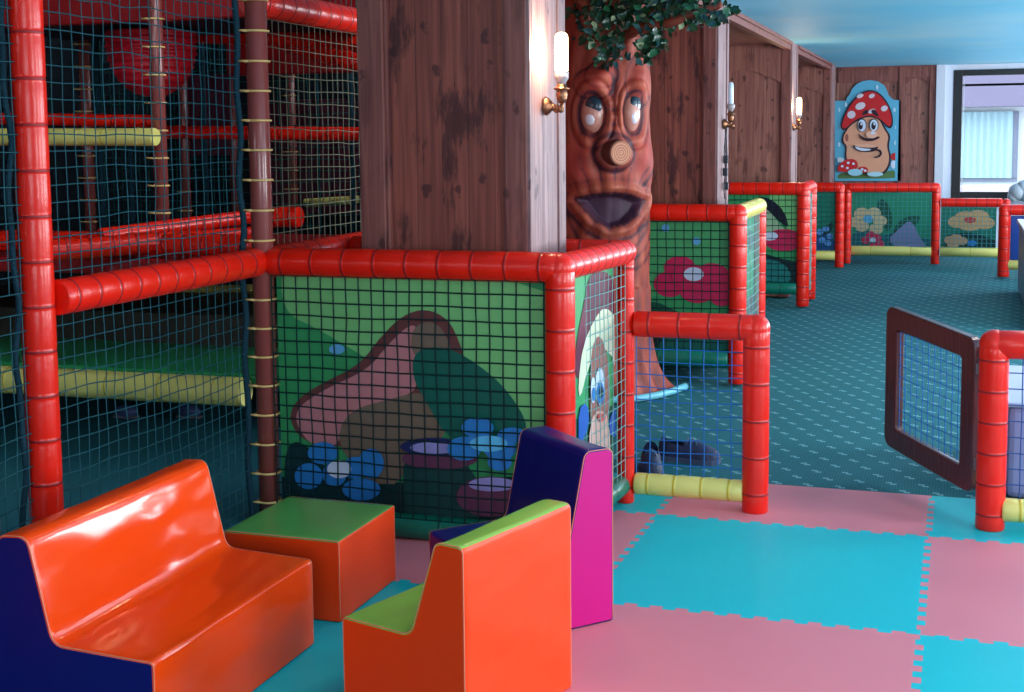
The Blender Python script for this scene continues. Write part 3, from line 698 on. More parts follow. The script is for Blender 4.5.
# far fences
f4 = empty('panel_fence', (-1.5, 10.1, 0), 'far short red padded fence with blue flower print behind the third pen', 'fence')
tube_part('post', f4, (-1.175, 10.1, 0), (-1.175, 10.1, .88), .05, step=.11, j1=True); tube_part('rail', f4, (-2.3, 10.1, .88), (-1.175, 10.1, .88), .055); tube_part('bottom_rail', f4, (-2.3, 10.1, .13), (-1.22, 10.1, .13), .055, YEL, YELSEAM, .5)
pr = Print('y', 10.11, (-2.3, .18), (-1.225, .83), col((20, 120, 100)))
pr.px([(812, 255), (815, 235), (832, 222), (834, 226), (820, 248)], G4, 0); pr.px([(810, 236), (835, 234), (835, 262), (810, 262)], col((20, 70, 140)), 1)
for x, y in ((820, 232), (826, 229), (830, 236), (822, 240), (828, 243)): pr.ell(x, y, 3.4, 3, col((90, 150, 220)))
pr.build('printed_panel', f4); net('net', f4, (-2.3, 10.07, .18), (1, 0, 0), (0, 0, 1), 1.1, 0.65, NETG, .055, .003, .003, .004, 35)
f5 = empty('panel_fence', (-.6, 10.7, 0), 'far red padded fence printed with a lilac mushroom hat, yellow and magenta flowers', 'fence')
tube_part('post', f5, (-1.135, 10.6, 0), (-1.135, 10.6, .86), .045, step=.11, j1=True); tube_part('post', f5, (-.178, 10.72, 0), (-.178, 10.72, .86), .048, step=.11, j1=True)
tube_part('rail', f5, (-1.135, 10.6, .86), (-.178, 10.72, .86), .052); tube_part('bottom_rail', f5, (-1.09, 10.66, .14), (-.22, 10.70, .14), .055, YEL, YELSEAM, .5)
pr = Print('y', 10.70, (-1.09, .19), (-.225, .80), col((26, 140, 106)))
pr.px([(846, 236), (860, 228), (880, 236), (900, 232), (936, 240), (936, 258), (846, 258)], col((0, 100, 112)), 0)
pr.px([(878, 200), (884, 199), (890, 207), (893, 222), (888, 234), (880, 220), (877, 208)], G3, 1)
pr.px([(893, 230), (900, 220), (912, 215), (921, 216), (917, 225), (903, 238), (893, 240)], G3, 1)
for x, y, r in ((862, 214, 8), (874, 213, 7), (880, 221, 7), (876, 229, 7), (862, 226, 7), (853, 222, 6)): pr.ell(x, y, r, r*.8, col((206, 190, 148)))
pr.ell(868, 219, 5, 4, LSKY)
for x, y in ((866, 240), (871, 235), (877, 238), (880, 244), (873, 247)): pr.ell(x, y, 4.5, 4, MAG)
pr.ell(873, 240, 3, 2.4, LWH)
pr.px([(887, 240), (900, 228), (909, 220), (915, 226), (920, 238), (927, 246), (915, 251), (900, 249)], col((128, 130, 178)), 1)
pr.build('printed_panel', f5); net('net', f5, (-1.09, 10.67, .19), (1, 0, 0), (0, 0, 1), 0.86, .61, NETM, .05, .0028, .003, .004, 36)
f6 = empty('panel_fence', (.2, 10.7, 0), 'far lowest red padded fence with orange flower print under the window', 'fence')
tube_part('rail', f6, (-.125, 10.72, .69), (.52, 10.72, .69), .05); tube_part('bottom_rail', f6, (-.125, 10.72, .14), (.52, 10.72, .14), .055, YEL, YELSEAM, .5); tube_part('post', f6, (.56, 10.72, 0), (.56, 10.72, .69), .045, step=.11, j1=True)
pr = Print('y', 10.72, (-.12, .19), (.46, .635), col((30, 120, 100)))
for x, y, rx, ry in ((957, 222, 9, 6), (966, 217, 11, 6), (978, 216, 11, 6), (985, 223, 10, 6), (970, 226, 11, 5)): pr.ell(x, y, rx, ry, col((214, 168, 116)))
pr.ell(970, 220, 6, 3, col((206, 60, 60)))
pr.px([(944, 235), (965, 232), (985, 236), (1000, 242), (1000, 256), (944, 256)], G4, 1)
for x, y in ((950, 240), (956, 238), (962, 241), (953, 244)): pr.ell(x, y, 6, 4, col((206, 160, 120)))
pr.ell(972, 243, 5, 3, SKYB)
pr.build('printed_panel', f6); net('net', f6, (-.12, 10.69, .19), (1, 0, 0), (0, 0, 1), 0.58, .45, NETM, .05, .0028, .003, .004, 37)
f7 = empty('panel_fence', (.8, 9.45, 0), 'far red padded fence with plain blue panel at the right edge', 'fence')
tube_part('post', f7, (.51, 9.45, 0), (.51, 9.45, .68), .058, step=.11, j1=True); tube_part('rail', f7, (.51, 9.45, .68), (1.3, 9.45, .68), .055); tube_part('post', f7, (1.3, 9.45, 0), (1.3, 9.45, .68), .058, j1=True); tube_part('bottom_rail', f7, (.55, 9.45, .12), (1.25, 9.45, .12), .05, YEL, YELSEAM, .5)
mb = MB(); mb.box((.57, 9.46, .17), (1.24, 9.49, .62), mat('panel_blue', (20, 60, 140), .4), .008); mb.build('panel', f7)

# things at the right edge
mb = MB(); BG = mat('counter_blue_grey', (88, 120, 150), .35)
mb.box((.60, 5.6, 0), (1.5, 8.2, .62), BG, .02); mb.box((.58, 5.56, .62), (1.5, 8.24, .66), mat('counter_top_grey', (120, 150, 172), .3), .008)
tag(mb.build('counter'), 'blue-grey low counter at the right edge past the carpet', 'counter')
mb = MB(); CR = mat('cushion_rose', (186, 70, 92), .5)
mb.ellipsoid((.78, 7.2, .735), .14, .24, .075, CR); tag(mb.build('cushion'), 'rose-coloured cushion lying on the blue-grey counter', 'cushion')
mb = MB(); p = Vector((.70, 10.9, .82))
GBAG = mat('bag_grey', (168, 176, 186), .7, bump=.4, bscale=30)
for dx, dz, r in ((0, 0, .10), (.07, .05, .09), (-.04, -.05, .07), (.12, -.03, .10)): mb.ellipsoid((p.x+dx, p.y+.6, p.z+dz-.04), r, r, r, GBAG, 14, 10)
tag(mb.build('cloth_bag'), 'crumpled grey cloth bundle on the sill below the far window', 'bag')
mb = MB(); mb.box((.28, .62, 0), (1.3, 1.5, .37), mat('box_lilac', (150, 152, 196), .5), .025)
bx_ = mb.build('storage_box'); tag(bx_, 'pale lilac box behind the right-hand blue net', 'storage box')
mb = MB(); mb.box((.265, .6, .37), (1.31, 1.52, .39), mat('box_lid_grey', (176, 182, 210), .4), .01); mb.build('lid', bx_)

# ================================================================== SOFT FURNITURE
def offset_poly(q, d):
    n = len(q); out = []
    for i in range(n):
        a = Vector(q[i-1]); p = Vector(q[i]); c = Vector(q[(i+1) % n])
        t = ((p-a).normalized()+(c-p).normalized()); t = t.normalized() if t.length > 1e-6 else (c-p).normalized()
        nrm = Vector((t.y, -t.x)); out.append((p.x-nrm.x*d, p.y-nrm.y*d))
    return out
def round_profile(P, rad, step=.02):
    """P: list of (x,z,tag,r); returns rounded, resampled points with the tag of the edge following each point"""
    n = len(P); out = []
    for i in range(n):
        p = Vector(P[i][:2]); a = Vector(P[i-1][:2]); c = Vector(P[(i+1) % n][:2]); r = P[i][3] if len(P[i]) > 3 else rad
        d1 = (a-p).normalized(); d2 = (c-p).normalized()
        for k in range(7):
            t = k/6; q = (p+d1*r)*(1-t)**2 + p*2*t*(1-t) + (p+d2*r)*t*t
            out.append((q.x, q.y, P[i-1][2] if k < 3 else P[i][2]))
        L_ = (c-p).length - r - (P[(i+1) % n][3] if len(P[(i+1) % n]) > 3 else rad)
        m_ = int(L_/step)
        for k in range(1, m_): q = p+d2*(r+L_*k/m_); out.append((q.x, q.y, P[i][2]))
    return out
def foam(parent, P, width, origin, xdir, ydir, tags, caps, rad=.012, wr=.004, seed=0, wscale=6, step=.02):
    """extrude profile P (x forward, z up) by width along ydir.  tags: edge tag -> (part, material); caps: (near,far) -> (part, material)"""
    origin = Vector(origin); X = Vector(xdir).normalized(); Y = Vector(ydir).normalized()
    prof = round_profile(P, rad, step); n = len(prof); q = [(a, b) for a, b, c in prof]
    if sum(q[i][0]*q[(i+1) % n][1]-q[(i+1) % n][0]*q[i][1] for i in range(n)) < 0: sgn = -1
    else: sgn = 1
    rows = []; e = .006; M = max(4, int(width/step))
    ts = [(0, e), (.0015, e*.35), (.005, 0)] + [(width*k/M, 0) for k in range(1, M)] + [(width-.005, 0), (width-.0015, e*.35), (width, e)]
    for t, ins in ts:
        pr_ = offset_poly(q, ins*sgn) if ins else q; row = []
        nr = offset_poly(q, -1.0*sgn); 
        for i, (a, z) in enumerate(pr_):
            N2 = Vector((nr[i][0]-q[i][0], nr[i][1]-q[i][1]))
            k = min(1, 5*min(t, width-t)/.12)
            d = noise.noise(Vector((a*wscale*1.3+seed, t*wscale*.6, z*wscale*1.3)))*wr*k + noise.noise(Vector((a*wscale*3.4+seed+t*3, t*wscale*.8, z*wscale*3.4)))*wr*.55*k + noise.noise(Vector((a*wscale*9+t*9, t*wscale*2+seed, z*wscale*9)))*wr*.16*k
            if z < .012: d = min(d, 0)*.3
            aa = a+N2.x*d; zz = max(.002, z+N2.y*d)
            row.append(origin+X*aa+Y*t+Vector((0, 0, zz)))
        rows.append(row)
    parts = {}
    def get(nm): return parts.setdefault(nm, MB())
    flip = (X.cross(Y).z > 0) != (sgn > 0)
    cache = {}
    for i in range(n):
        nm, m = tags[prof[i][2]]; mbx = get(nm)
        for j in range(len(rows)-1):
            idx = []
            for (jj, ii) in ((j, i), (j, (i+1) % n), (j+1, (i+1) % n), (j+1, i)):
                key = (nm, jj, ii)
                if key not in cache: cache[key] = mbx.add([rows[jj][ii]])
                idx.append(cache[key])
            mbx.face(idx[::-1] if flip else idx, m)
    for k, (row, c) in enumerate(((rows[0], caps[0]), (rows[-1], caps[1]))):
        nm, m = c; mbx = get(nm); a = mbx.add(row); idx = list(range(a, a+n))
        mbx.face(idx if (k == 0) == flip else idx[::-1], m, False)
    res = {}
    for nm, mbx in parts.items(): res[nm] = mbx.build(nm, parent)
    # piping along both cap edges
    for row in (rows[1], rows[-2]):
        st = max(range(len(row)), key=lambda i: -row[i].z*10 - abs(row[i].z-row[i-1].z)); cyc = row[st:]+row[:st]; runs = [[]]
        for p in cyc:
            if p.z <= .012 or (runs[-1] and (p-runs[-1][-1]).length > .06):
                if runs[-1]: runs.append([])
                if p.z <= .012: continue
            runs[-1].append(p)
        run = max(runs, key=len)
        mb = MB(); mb.tube(run, .0016, PIPE, 5); mb.build('piping', parent)
    return res
# orange sofa
sofa = empty('foam_sofa', (-1.9, -1.99, 0), 'glossy orange vinyl foam sofa with navy end panel at the lower left', 'sofa')
P = [(0, 0, 'front', .012), (0, .253, 'seat', .014), (-.275, .265, 'back', .03), (-.335, .522, 'top', .03), (-.425, .518, 'rear', .03), (-.45, 0, 'bottom', .012)]
foam(sofa, P, .79, (-1.65, -2.38, 0), (1, 0, 0), (0, 1, 0), {k: ('cover', ORANGE) for k in ('front', 'seat', 'back', 'top', 'rear', 'bottom')}, (('end_panel', NAVY), ('end_panel_far', NAVY)), wr=.0042, seed=11.4, wscale=5, step=.012)
# table
tb = empty('foam_table', (-1.86, -1.21, 0), 'square orange foam table with green top next to the orange sofa', 'table')
P = [(0, 0, 'side', .012), (0, .253, 'top', .01), (-.392, .253, 'side', .01), (-.392, 0, 'side', .012)]
foam(tb, P, .412, (-1.652, -1.412, 0), (1, 0, 0), (0, 1, 0), {'side': ('body', ORANGE2), 'top': ('top', TGREEN)}, (('body', ORANGE2), ('body', ORANGE2)), wr=.002, seed=9)
# orange chair
hd = math.radians(17); fx_ = Vector((-math.cos(hd), math.sin(hd), 0)); wy_ = Vector((math.sin(hd), math.cos(hd), 0))
ch = empty('foam_chair', (-1.1, -1.8, 0), 'small orange foam chair with green seat and back cushion, seen from behind', 'chair')
P = [(0, 0, 'rear', .012), (.0, .5, 'top', .02), (.085, .5, 'back', .02), (.165, .256, 'seat', .03), (.388, .256, 'front', .014), (.388, 0, 'bottom', .012)]
foam(ch, P, .458, (-.993, -2.10, 0), fx_, wy_, {'rear': ('cover', ORANGE2), 'front': ('cover', ORANGE2), 'bottom': ('cover', ORANGE2), 'top': ('cushion', LIME), 'back': ('cushion', LIME), 'seat': ('cushion', LIME)}, (('cover', ORANGE2), ('cover', ORANGE2)), wr=.005, seed=5)
# navy chair
rx_ = Vector((-.66, -.75, 0)).normalized(); wv = Vector((-.75, .66, 0)).normalized()
nc = empty('foam_chair', (-1.15, -1.15, 0), 'small navy foam chair with magenta side panel beside the netted pen', 'chair')
P = [(0, 0, 'rear', .012), (.0, .53, 'top', .025), (.100, .53, 'back', .025), (.16, .25, 'seat', .03), (.43, .25, 'front', .014), (.43, 0, 'bottom', .012)]
foam(nc, P, .37, (-.877, -1.15, 0), rx_, wv, {k: ('cover', NAVY) for k in ('rear', 'front', 'bottom', 'top', 'back', 'seat')}, (('side_panel', MAGENTA), ('side_panel_far', MAGENTA)), wr=.004, seed=6)

# ================================================================== WALL LAMPS
BRASS = mat('brass', (158, 108, 80), .38, metal=1, bump=.3, bscale=90); PORC = mat('porcelain', (168, 158, 160), .3)
def lamp(y, xb, lit, label, zb=1.56, dz=0):
    x0 = -1.36
    L_ = empty('wall_lamp', (x0, y, zb), label, 'wall lamp', 'brass candle wall lamps on the pillars')
    mb = MB(); mb.lathe((x0, y, zb), [(.034, 0), (.034, .006), (.026, .016), (.020, .022), (.012, .03)], BRASS, 18, (1, 0, 0)); mb.build('wall_plate', L_)
    mb = MB(); mb.tube([(x0+.02, y, zb), ((x0+xb)/2+.01, y, zb-.018), (xb, y, zb-.012), (xb, y, zb+.02)], .009, BRASS, 10)
    for k in range(3): mb.ellipsoid((x0+.03+k*.014, y, zb-.004-.004*k), .012, .014, .014, BRASS, 10, 8)
    mb.build('arm', L_)
    mb = MB(); mb.lathe((xb, y, zb+.01), [(.010, 0), (.018, .012), (.021, .03), (.019, .045), (.030, .05), (.030, .054), (.018, .058), (.018, .068)], BRASS, 18); mb.build('cup', L_)
    mb = MB(); mb.lathe((xb, y, zb+.076), [(.014, 0), (.018, .012), (.025, .022), (.026, .045), (.022, .05)], PORC, 18); mb.build('socket', L_)
    mb = MB(); mbm = mat('bulb_lit', (255, 216, 158), .3, emit=7) if lit else mat('bulb_unlit', (206, 226, 244), .15, coat=.5)
    r = .0245 if lit else .017
    mb.lathe((xb, y, zb+.124), [(r*.9, 0), (r, .004), (r, .118), (r*.9, .132), (r*.5, .139), (.001, .141)], mbm, 18); mb.build('bulb', L_)
    if lit:
        l = bpy.data.lights.new('bulb_light', 'POINT'); l.energy = 11; l.color = (1, .70, .42); l.shadow_soft_size = .03
        lo = bpy.data.objects.new('bulb_light', l); COL.objects.link(lo); lo.location = (xb+.0, y-.034, zb+.19)
    return L_
lamp(-.24, -1.298, True, 'lit brass candle lamp on the nearest front pillar, left of the tree face')
l2 = lamp(3.6, -1.315, False, 'unlit brass candle lamp with loose dark wires on the second pillar', 1.525)
lamp(7.3, -1.31, True, 'small lit brass candle lamp on the third pillar, furthest away', 1.525)
WIRE = mat('wire_dark', (30, 34, 46), .5)
mb = MB()
for k, (ph, a) in enumerate(((0, .02), (1.3, .03), (2.5, .015))):
    mb.tube([(-1.348+.004*k, 3.58+a*math.sin(i*.8+ph)+.012*k, 1.53-i*.03) for i in range(15 if k else 17)], .0035, WIRE, 6)
for z, yv in ((1.30, 3.60), (1.22, 3.585), (1.13, 3.62)): mb.box((-1.36, yv-.014, z-.025), (-1.33, yv+.014, z+.025), WIRE, .004)
mb.build('wires', l2)

# ================================================================== FACE TREE
TX, TY, TR = -1.865, 2.50, .262
tree = empty('face_tree', (TX, TY, 0), 'sculpted brown tree trunk with big eyes, log nose and open mouth', 'tree')
fdir = Vector((CAM.x-TX, CAM.y-TY, 0)).normalized(); A0 = math.atan2(fdir.y, fdir.x)+.06
def zpx(py): return 1.575-(py-115)*.00573
def spx(px): return (px-604)/177.0      # sideways metres on the face
def gs(s, z, cs, cz, a, b): return math.exp(-(((s-cs)/a)**2+((z-cz)/b)**2))
MOUTH = [(spx(x), zpx(y)) for x, y in ((577, 197), (585, 195), (596, 193), (612, 192), (626, 194), (641, 200), (634, 212), (622, 221), (608, 224), (595, 217), (585, 207))]
def mdist(s, z):
    """signed distance to mouth outline, negative inside"""
    best = 9; ins = False; n = len(MOUTH)
    for i in range(n):
        ax, ay = MOUTH[i]; bx, by = MOUTH[(i+1) % n]
        dx, dy = bx-ax, by-ay; t = max(0, min(1, ((s-ax)*dx+(z-ay)*dy)/(dx*dx+dy*dy))); best = min(best, math.hypot(s-ax-dx*t, z-ay-dy*t))
        if (ay > z) != (by > z) and s < (bx-ax)*(z-ay)/(by-ay)+ax: ins = not ins
    return -best if ins else best
EL, ER = (spx(591), zpx(115)), (spx(632), zpx(114)); NZ = (spx(611), zpx(152))
def feat(s, z):
    """returns displacement, paint (0 dark .. 1 light), reddish"""
    md = mdist(s, z); d = 0; p = .55; red = .3
    # grooves running down the bark
    gr = (math.sin(s*70+3*math.sin(z*5)+2.5*noise.noise(Vector((s*6, z*2, 1)))) if md > .01 else 0); d += .004*gr; p += .08*gr
    for (cs, cz), sx in ((EL, .078), (ER, .064)):
        q = math.hypot((s-cs)/sx, (z-cz)/.125)
        ring = math.exp(-((q-1.25)/.16)**2); d += .010*ring; p += .16*ring
        dk = math.exp(-((q-.98)/.10)**2); p -= .35*dk
        out = math.exp(-((q-1.55)/.09)**2); p -= .2*out*(1 if z < cz+.03 else .3); d -= .010*out
        if q < 1: d -= .028*(1-q*q); p -= .2
    # brow lobes
    for cs, cz, a, b in ((spx(593), zpx(86), .075, .06), (spx(601), zpx(77), .06, .05), (spx(637), zpx(84), .055, .10)):
        g = gs(s, z, cs, cz, a, b); d += .045*g; p += .14*g; red += .6*g
        p -= .4*math.exp(-((math.hypot((s-cs)/a, (z-cz)/b)-1.45)/.12)**2)
    br = gs(s, z, spx(612), zpx(92), .020, .26); d -= .018*br; p -= .22*br
    for k, zz in enumerate((104, 118, 131)):   # bridge lumps
        g = gs(s, z, spx(611), zpx(zz), .045, .033); d += .030*g; p += .2*g
        p -= .25*gs(s, z, spx(611), zpx(zz+7), .05, .010)
    # nose socket
    q = math.hypot(s-NZ[0], z-NZ[1]); d += .045*math.exp(-((q-.075)/.03)**2); p -= .5*math.exp(-((q-.105)/.014)**2); p -= .25*math.exp(-(q/.06)**2)
    # cheeks
    for cs in (spx(578), spx(645)):
        g = gs(s, z, cs, zpx(160), .085, .13); d += .045*g; red += .9*g
    # muzzle and lips
    g = gs(s, z, spx(609), zpx(182), .15, .055); d += .035*g; p += .12*g
    if abs(s-spx(609)) < .2 and zpx(192) < z < zpx(166): p -= .28*max(0, math.sin((s-spx(609))*(110+250*(zpx(192)-z))))**6
    lip = math.exp(-((md-.035)/.024)**2); d += .024*lip; p += .14*lip
    p -= .65*math.exp(-((md-.006)/.008)**2); p -= .45*math.exp(-((md-.085)/.012)**2)*(1 if z < zpx(195) else .4)
    if md > 0 and z < zpx(200): p -= .25*max(0, math.sin(math.atan2(z-zpx(200), s-spx(609))*22))**8*math.exp(-((md-.05)/.05)**2)
    if md < 0: d -= min(.055, -md*3+.01)
    # jowl creases
    for k in range(3): p -= .35*math.exp(-((math.hypot((s-spx(609))/1.0, (z-zpx(205))/1.15)-(.235+.05*k))/.010)**2)*(1 if z < zpx(190) else 0)
    p -= .5*math.exp(-(((s-spx(648))-.5*(z-zpx(170)))/.012)**2)*(1 if abs(z-zpx(165)) < .12 else 0)
    fade = max(0, min(1, (.36-abs(s))/.08)) if True else 1
    return d*fade, p, min(1, red)
me_v = []; cols = []; mouthf = []
NS, NZn = 220, 300; ztop = 2.27
mbT = MB()
BARK = None
m, nt, b = nodes_of('bark_painted'); ca = nt.nodes.new('ShaderNodeVertexColor'); ca.layer_name = 'paint'
n1 = nt.nodes.new('ShaderNodeTexNoise'); n1.inputs['Scale'].default_value = 22; n1.inputs['Detail'].default_value = 5
tc = nt.nodes.new('ShaderNodeTexCoord'); mp = nt.nodes.new('ShaderNodeMapping'); mp.inputs['Scale'].default_value = (1, 1, .35); nt.links.new(tc.outputs['Object'], mp.inputs[0]); nt.links.new(mp.outputs[0], n1.inputs[0])
mx = nt.nodes.new('ShaderNodeMix'); mx.data_type = 'RGBA'; mx.blend_type = 'MULTIPLY'; mx.inputs[0].default_value = .55
nt.links.new(ca.outputs[0], mx.inputs[6]); rp = nt.nodes.new('ShaderNodeValToRGB'); rp.color_ramp.elements[0].color = (.35, .32, .34, 1); rp.color_ramp.elements[0].position = .3; rp.color_ramp.elements[1].position = .6; nt.links.new(n1.outputs['Fac'], rp.inputs[0]); nt.links.new(rp.outputs[0], mx.inputs[7])
nt.links.new(mx.outputs[2], b.inputs['Base Color']); b.inputs['Roughness'].default_value = .58; b.inputs['Specular IOR Level'].default_value = .3
bp = nt.nodes.new('ShaderNodeBump'); bp.inputs['Strength'].default_value = .4; bp.inputs['Distance'].default_value = .01; nt.links.new(n1.outputs['Fac'], bp.inputs['Height']); nt.links.new(bp.outputs[0], b.inputs['Normal'])
BARK = m
cD, cM, cLt, cRd, cMo = [Vector(lin(c)[:3]) for c in ((66, 30, 44), (160, 76, 58), (206, 112, 80), (186, 62, 56), (70, 40, 60))]
for j in range(NZn+1):
    z = ztop*j/NZn
    flare = .06*math.exp(-z/.09) + .02*math.exp(-z/.4); Rz = TR+flare
    for i in range(NS):
        # denser sampling on the camera side
        a = 2*PI*i/NS; ang = a - .55*math.sin(a)      # a=0 faces the camera
        s = math.atan2(math.sin(ang), math.cos(ang))
        side = TR*math.sin(s) if abs(s) < PI/2 else 9
        d, p, red = feat(-side if False else side, z) if abs(s) < PI/2 and z > .6 else (.008*math.sin(s*14+2*math.sin(z*4)), .5+.12*math.sin(s*14), .3)
        if abs(s) < PI/2 and z > .6: d *= math.cos(s)**.3
        root = .07*math.exp(-z/.12)*max(0, math.sin(s*5+.6))**2
        r = Rz+d+root+.012*noise.noise(Vector((math.cos(s)*3, math.sin(s)*3, z*3)))
        th = A0 + s
        mbT.v.append((max(-2.33, TX+r*math.cos(th)), min(TY+.262+.02*math.cos(s*3), TY+r*math.sin(th)), z))
        p = max(0, min(1, p -.04 + .25*noise.noise(Vector((s*5, z*9, 4)))))
        if abs(s) < PI/2 and z > .6 and mdist(side, z) < 0: c = cMo
        else:
            base = cM.lerp(cRd, red*.7); c = cD.lerp(base, min(1, p*2)) if p < .5 else base.lerp(cLt, (p-.5)*1.6 if p < 1 else .8)
        cols.append(c)
for j in range(NZn):
    for i in range(NS):
        i2 = (i+1) % NS; mbT.face((j*NS+i, j*NS+i2, (j+1)*NS+i2, (j+1)*NS+i), BARK)
tr = mbT.build('trunk', tree)
att = tr.data.color_attributes.new('paint', 'FLOAT_COLOR', 'POINT')
for i, c in enumerate(cols): att.data[i].color = (c.x, c.y, c.z, 1)
def face_pt(s, z, r=TR): th = A0 + math.asin(max(-1, min(1, s/TR))); return Vector((TX+r*math.cos(th), TY+r*math.sin(th), z)), Vector((math.cos(th), math.sin(th), 0))
EYEW = mat('eye_flesh', (206, 140, 122), .25, coat=.4); EYEB = mat('eye_iris', (34, 52, 66), .2, coat=.4); EYEHL = mat('eye_highlight', (226, 216, 226), .2, coat=.4)
for (cs, cz), sx in ((EL, .068), (ER, .056)):
    c, nrm = face_pt(cs, cz, TR-.022); tang = Vector((-nrm.y, nrm.x, 0)); mt = Matrix((nrm, tang, Vector((0, 0, 1)))).transposed()
    mb = MB(); mb.ellipsoid(c, .048, sx, .108, EYEW, 24, 16, mt)
    mb.ellipsoid(c+nrm*.026+tang*sx*.12+Vector((0, 0, .042)), .020, sx*.72, .058, EYEB, 16, 12, mt)
    mb.ellipsoid(c+nrm*.032-tang*sx*.08+Vector((0, 0, -.022)), .018, sx*.50, .042, EYEHL, 16, 12, mt)  # pale bulge stands in for the white highlight on the eye
    mb.build('eye', tree)
# log nose
c, nrm = face_pt(NZ[0]-.01, NZ[1], TR-.02); ax = (nrm*.86+Vector((.46, -.05, -.02))).normalized()
mb = MB(); LOGD = mat('log_bark', (92, 40, 32), .5, bump=.5, bscale=30)
m, nt, b = nodes_of('log_end_rings'); tc = nt.nodes.new('ShaderNodeTexCoord'); wv_ = nt.nodes.new('ShaderNodeTexWave'); wv_.wave_type = 'RINGS'; wv_.rings_direction = 'SPHERICAL'; wv_.inputs['Scale'].default_value = 22; wv_.inputs['Distortion'].default_value = 2
mpp = nt.nodes.new('ShaderNodeMapping'); nt.links.new(tc.outputs['Object'], mpp.inputs[0]); endc = c+ax*.115 - Vector((TX, TY, 0)); mpp.inputs['Location'].default_value = (-endc.x, -endc.y, -endc.z); nt.links.new(mpp.outputs[0], wv_.inputs[0])
nt.links.new(mix_col(nt, wv_.outputs['Fac'], lin((150, 78, 46)), lin((206, 128, 84))), b.inputs['Base Color']); LOGE = m
mb.lathe(c, [(.080, 0), (.077, .05), (.070, .095), (.069, .112)], LOGD, 24, ax); mb.lathe(c+ax*.1125, [(.067, 0), (.062, .004)], LOGE, 24, ax); mb.build('nose', tree)
# branches
BRM = mat('branch_bark', (138, 62, 44), .5, var=.35, vscale=12, bump=.4, bscale=20)
mb = MB()
def limb(px0, pts, r0, r1):
    P_ = [at_y(x, y, Y) for x, y, Y in pts]; Q = []
    for i in range(len(P_)-1):
        for k in range(5): Q.append(P_[i].lerp(P_[i+1], k/5)+Vector((.01*math.sin(i*5+k), 0, .01*math.cos(k*2+i))))
    Q.append(P_[-1]); Q = [Vector((q_.x, q_.y, min(q_.z, 2.22))) for q_ in Q]; mb.tube(Q, r0, BRM, 10, radii=[r0+(r1-r0)*i/(len(Q)-1) for i in range(len(Q))])
limb(0, [(612, 45, 2.4), (640, 28, 2.15), (675, 20, 2.1), (705, 12, 2.1), (722, 4, 2.1)], .038, .016)
limb(0, [(600, 40, 2.3), (588, 18, 2.15), (578, -4, 2.15)], .045, .032); limb(0, [(640, 28, 2.35), (655, 10, 2.3), (668, -12, 2.3)], .03, .02)
limb(0, [(675, 20, 2.3), (700, -2, 2.3), (712, -15, 2.3)], .024, .016)
mb.build('branch', tree)
# ivy leaves: modelled leaf blades on the branches
LG = [mat('leaf_dark', (20, 66, 44), .35, coat=.3), mat('leaf_mid', (36, 92, 60), .35, coat=.3), mat('leaf_blue', (44, 84, 84), .3, coat=.3), mat('leaf_pale', (150, 170, 130), .4)]
mb = MB(); rnd = random.Random(11)
clusters = [(600, 0, 26, 22, 110), (590, 30, 14, 18, 40), (612, 45, 14, 18, 75), (655, 38, 14, 16, 70), (648, 18, 22, 14, 60), (690, 8, 26, 12, 90), (655, -4, 40, 10, 110), (712, 14, 16, 8, 35), (728, 8, 12, 5, 16), (622, 14, 20, 14, 70), (575, 12, 8, 8, 16), (640, 52, 10, 8, 20), (604, 60, 8, 5, 14), (694, 22, 10, 5, 14)]
for cx, cy, sx, sy, n in clusters:
    for k in range(n):
        px = cx+rnd.gauss(0, sx*.55); py = cy+rnd.gauss(0, sy*.55)
        p = at_y(px, py, 2.16+rnd.uniform(-.16, .18))
        if p.z > 2.2: p.z = 2.2-rnd.random()*.12
        if px < 568: continue
        l = rnd.uniform(.035, .065); wd = l*.36
        a = Vector((rnd.uniform(-1, 1), rnd.uniform(-1, .3), rnd.uniform(-1, .5))).normalized(); bb = a.cross(Vector((rnd.uniform(-1, 1), -1, rnd.uniform(-.6, .6)))).normalized(); cc = a.cross(bb)
        nn = mb.add([p, p+a*l*.3+bb*wd*.95, p+a*l*.62+bb*wd*.75, p+a*l+cc*.004, p+a*l*.62-bb*wd*.75, p+a*l*.3-bb*wd*.9, p+a*l*.45+cc*.007])
        mm = LG[rnd.choices((0, 1, 2, 3), (5, 4, 3, 1))[0]]
        for q in ((0, 1, 6), (1, 2, 6), (2, 3, 6), (3, 4, 6), (4, 5, 6), (5, 0, 6)): mb.face([nn+i for i in q], mm)
mb.build('foliage', tree)
# pale teal foam edge lying at the tree's foot
mb = MB(); pts = [(-1.82, 2.02), (-1.70, 2.08), (-1.58, 2.16), (-1.50, 2.27), (-1.44, 2.42), (-1.40, 2.58)]
P_ = []
for i in range(len(pts)-1):
    for k in range(4): t = k/4; P_.append((pts[i][0]*(1-t)+pts[i+1][0]*t, pts[i][1]*(1-t)+pts[i+1][1]*t, .012))
P_.append((pts[-1][0], pts[-1][1], .012))
mb.tube(P_, .02, mat('edging_pale_teal', (110, 190, 205), .4), 10); tag(mb.build('foam_edging'), 'pale teal foam edging curved round the foot of the face tree', 'edging')

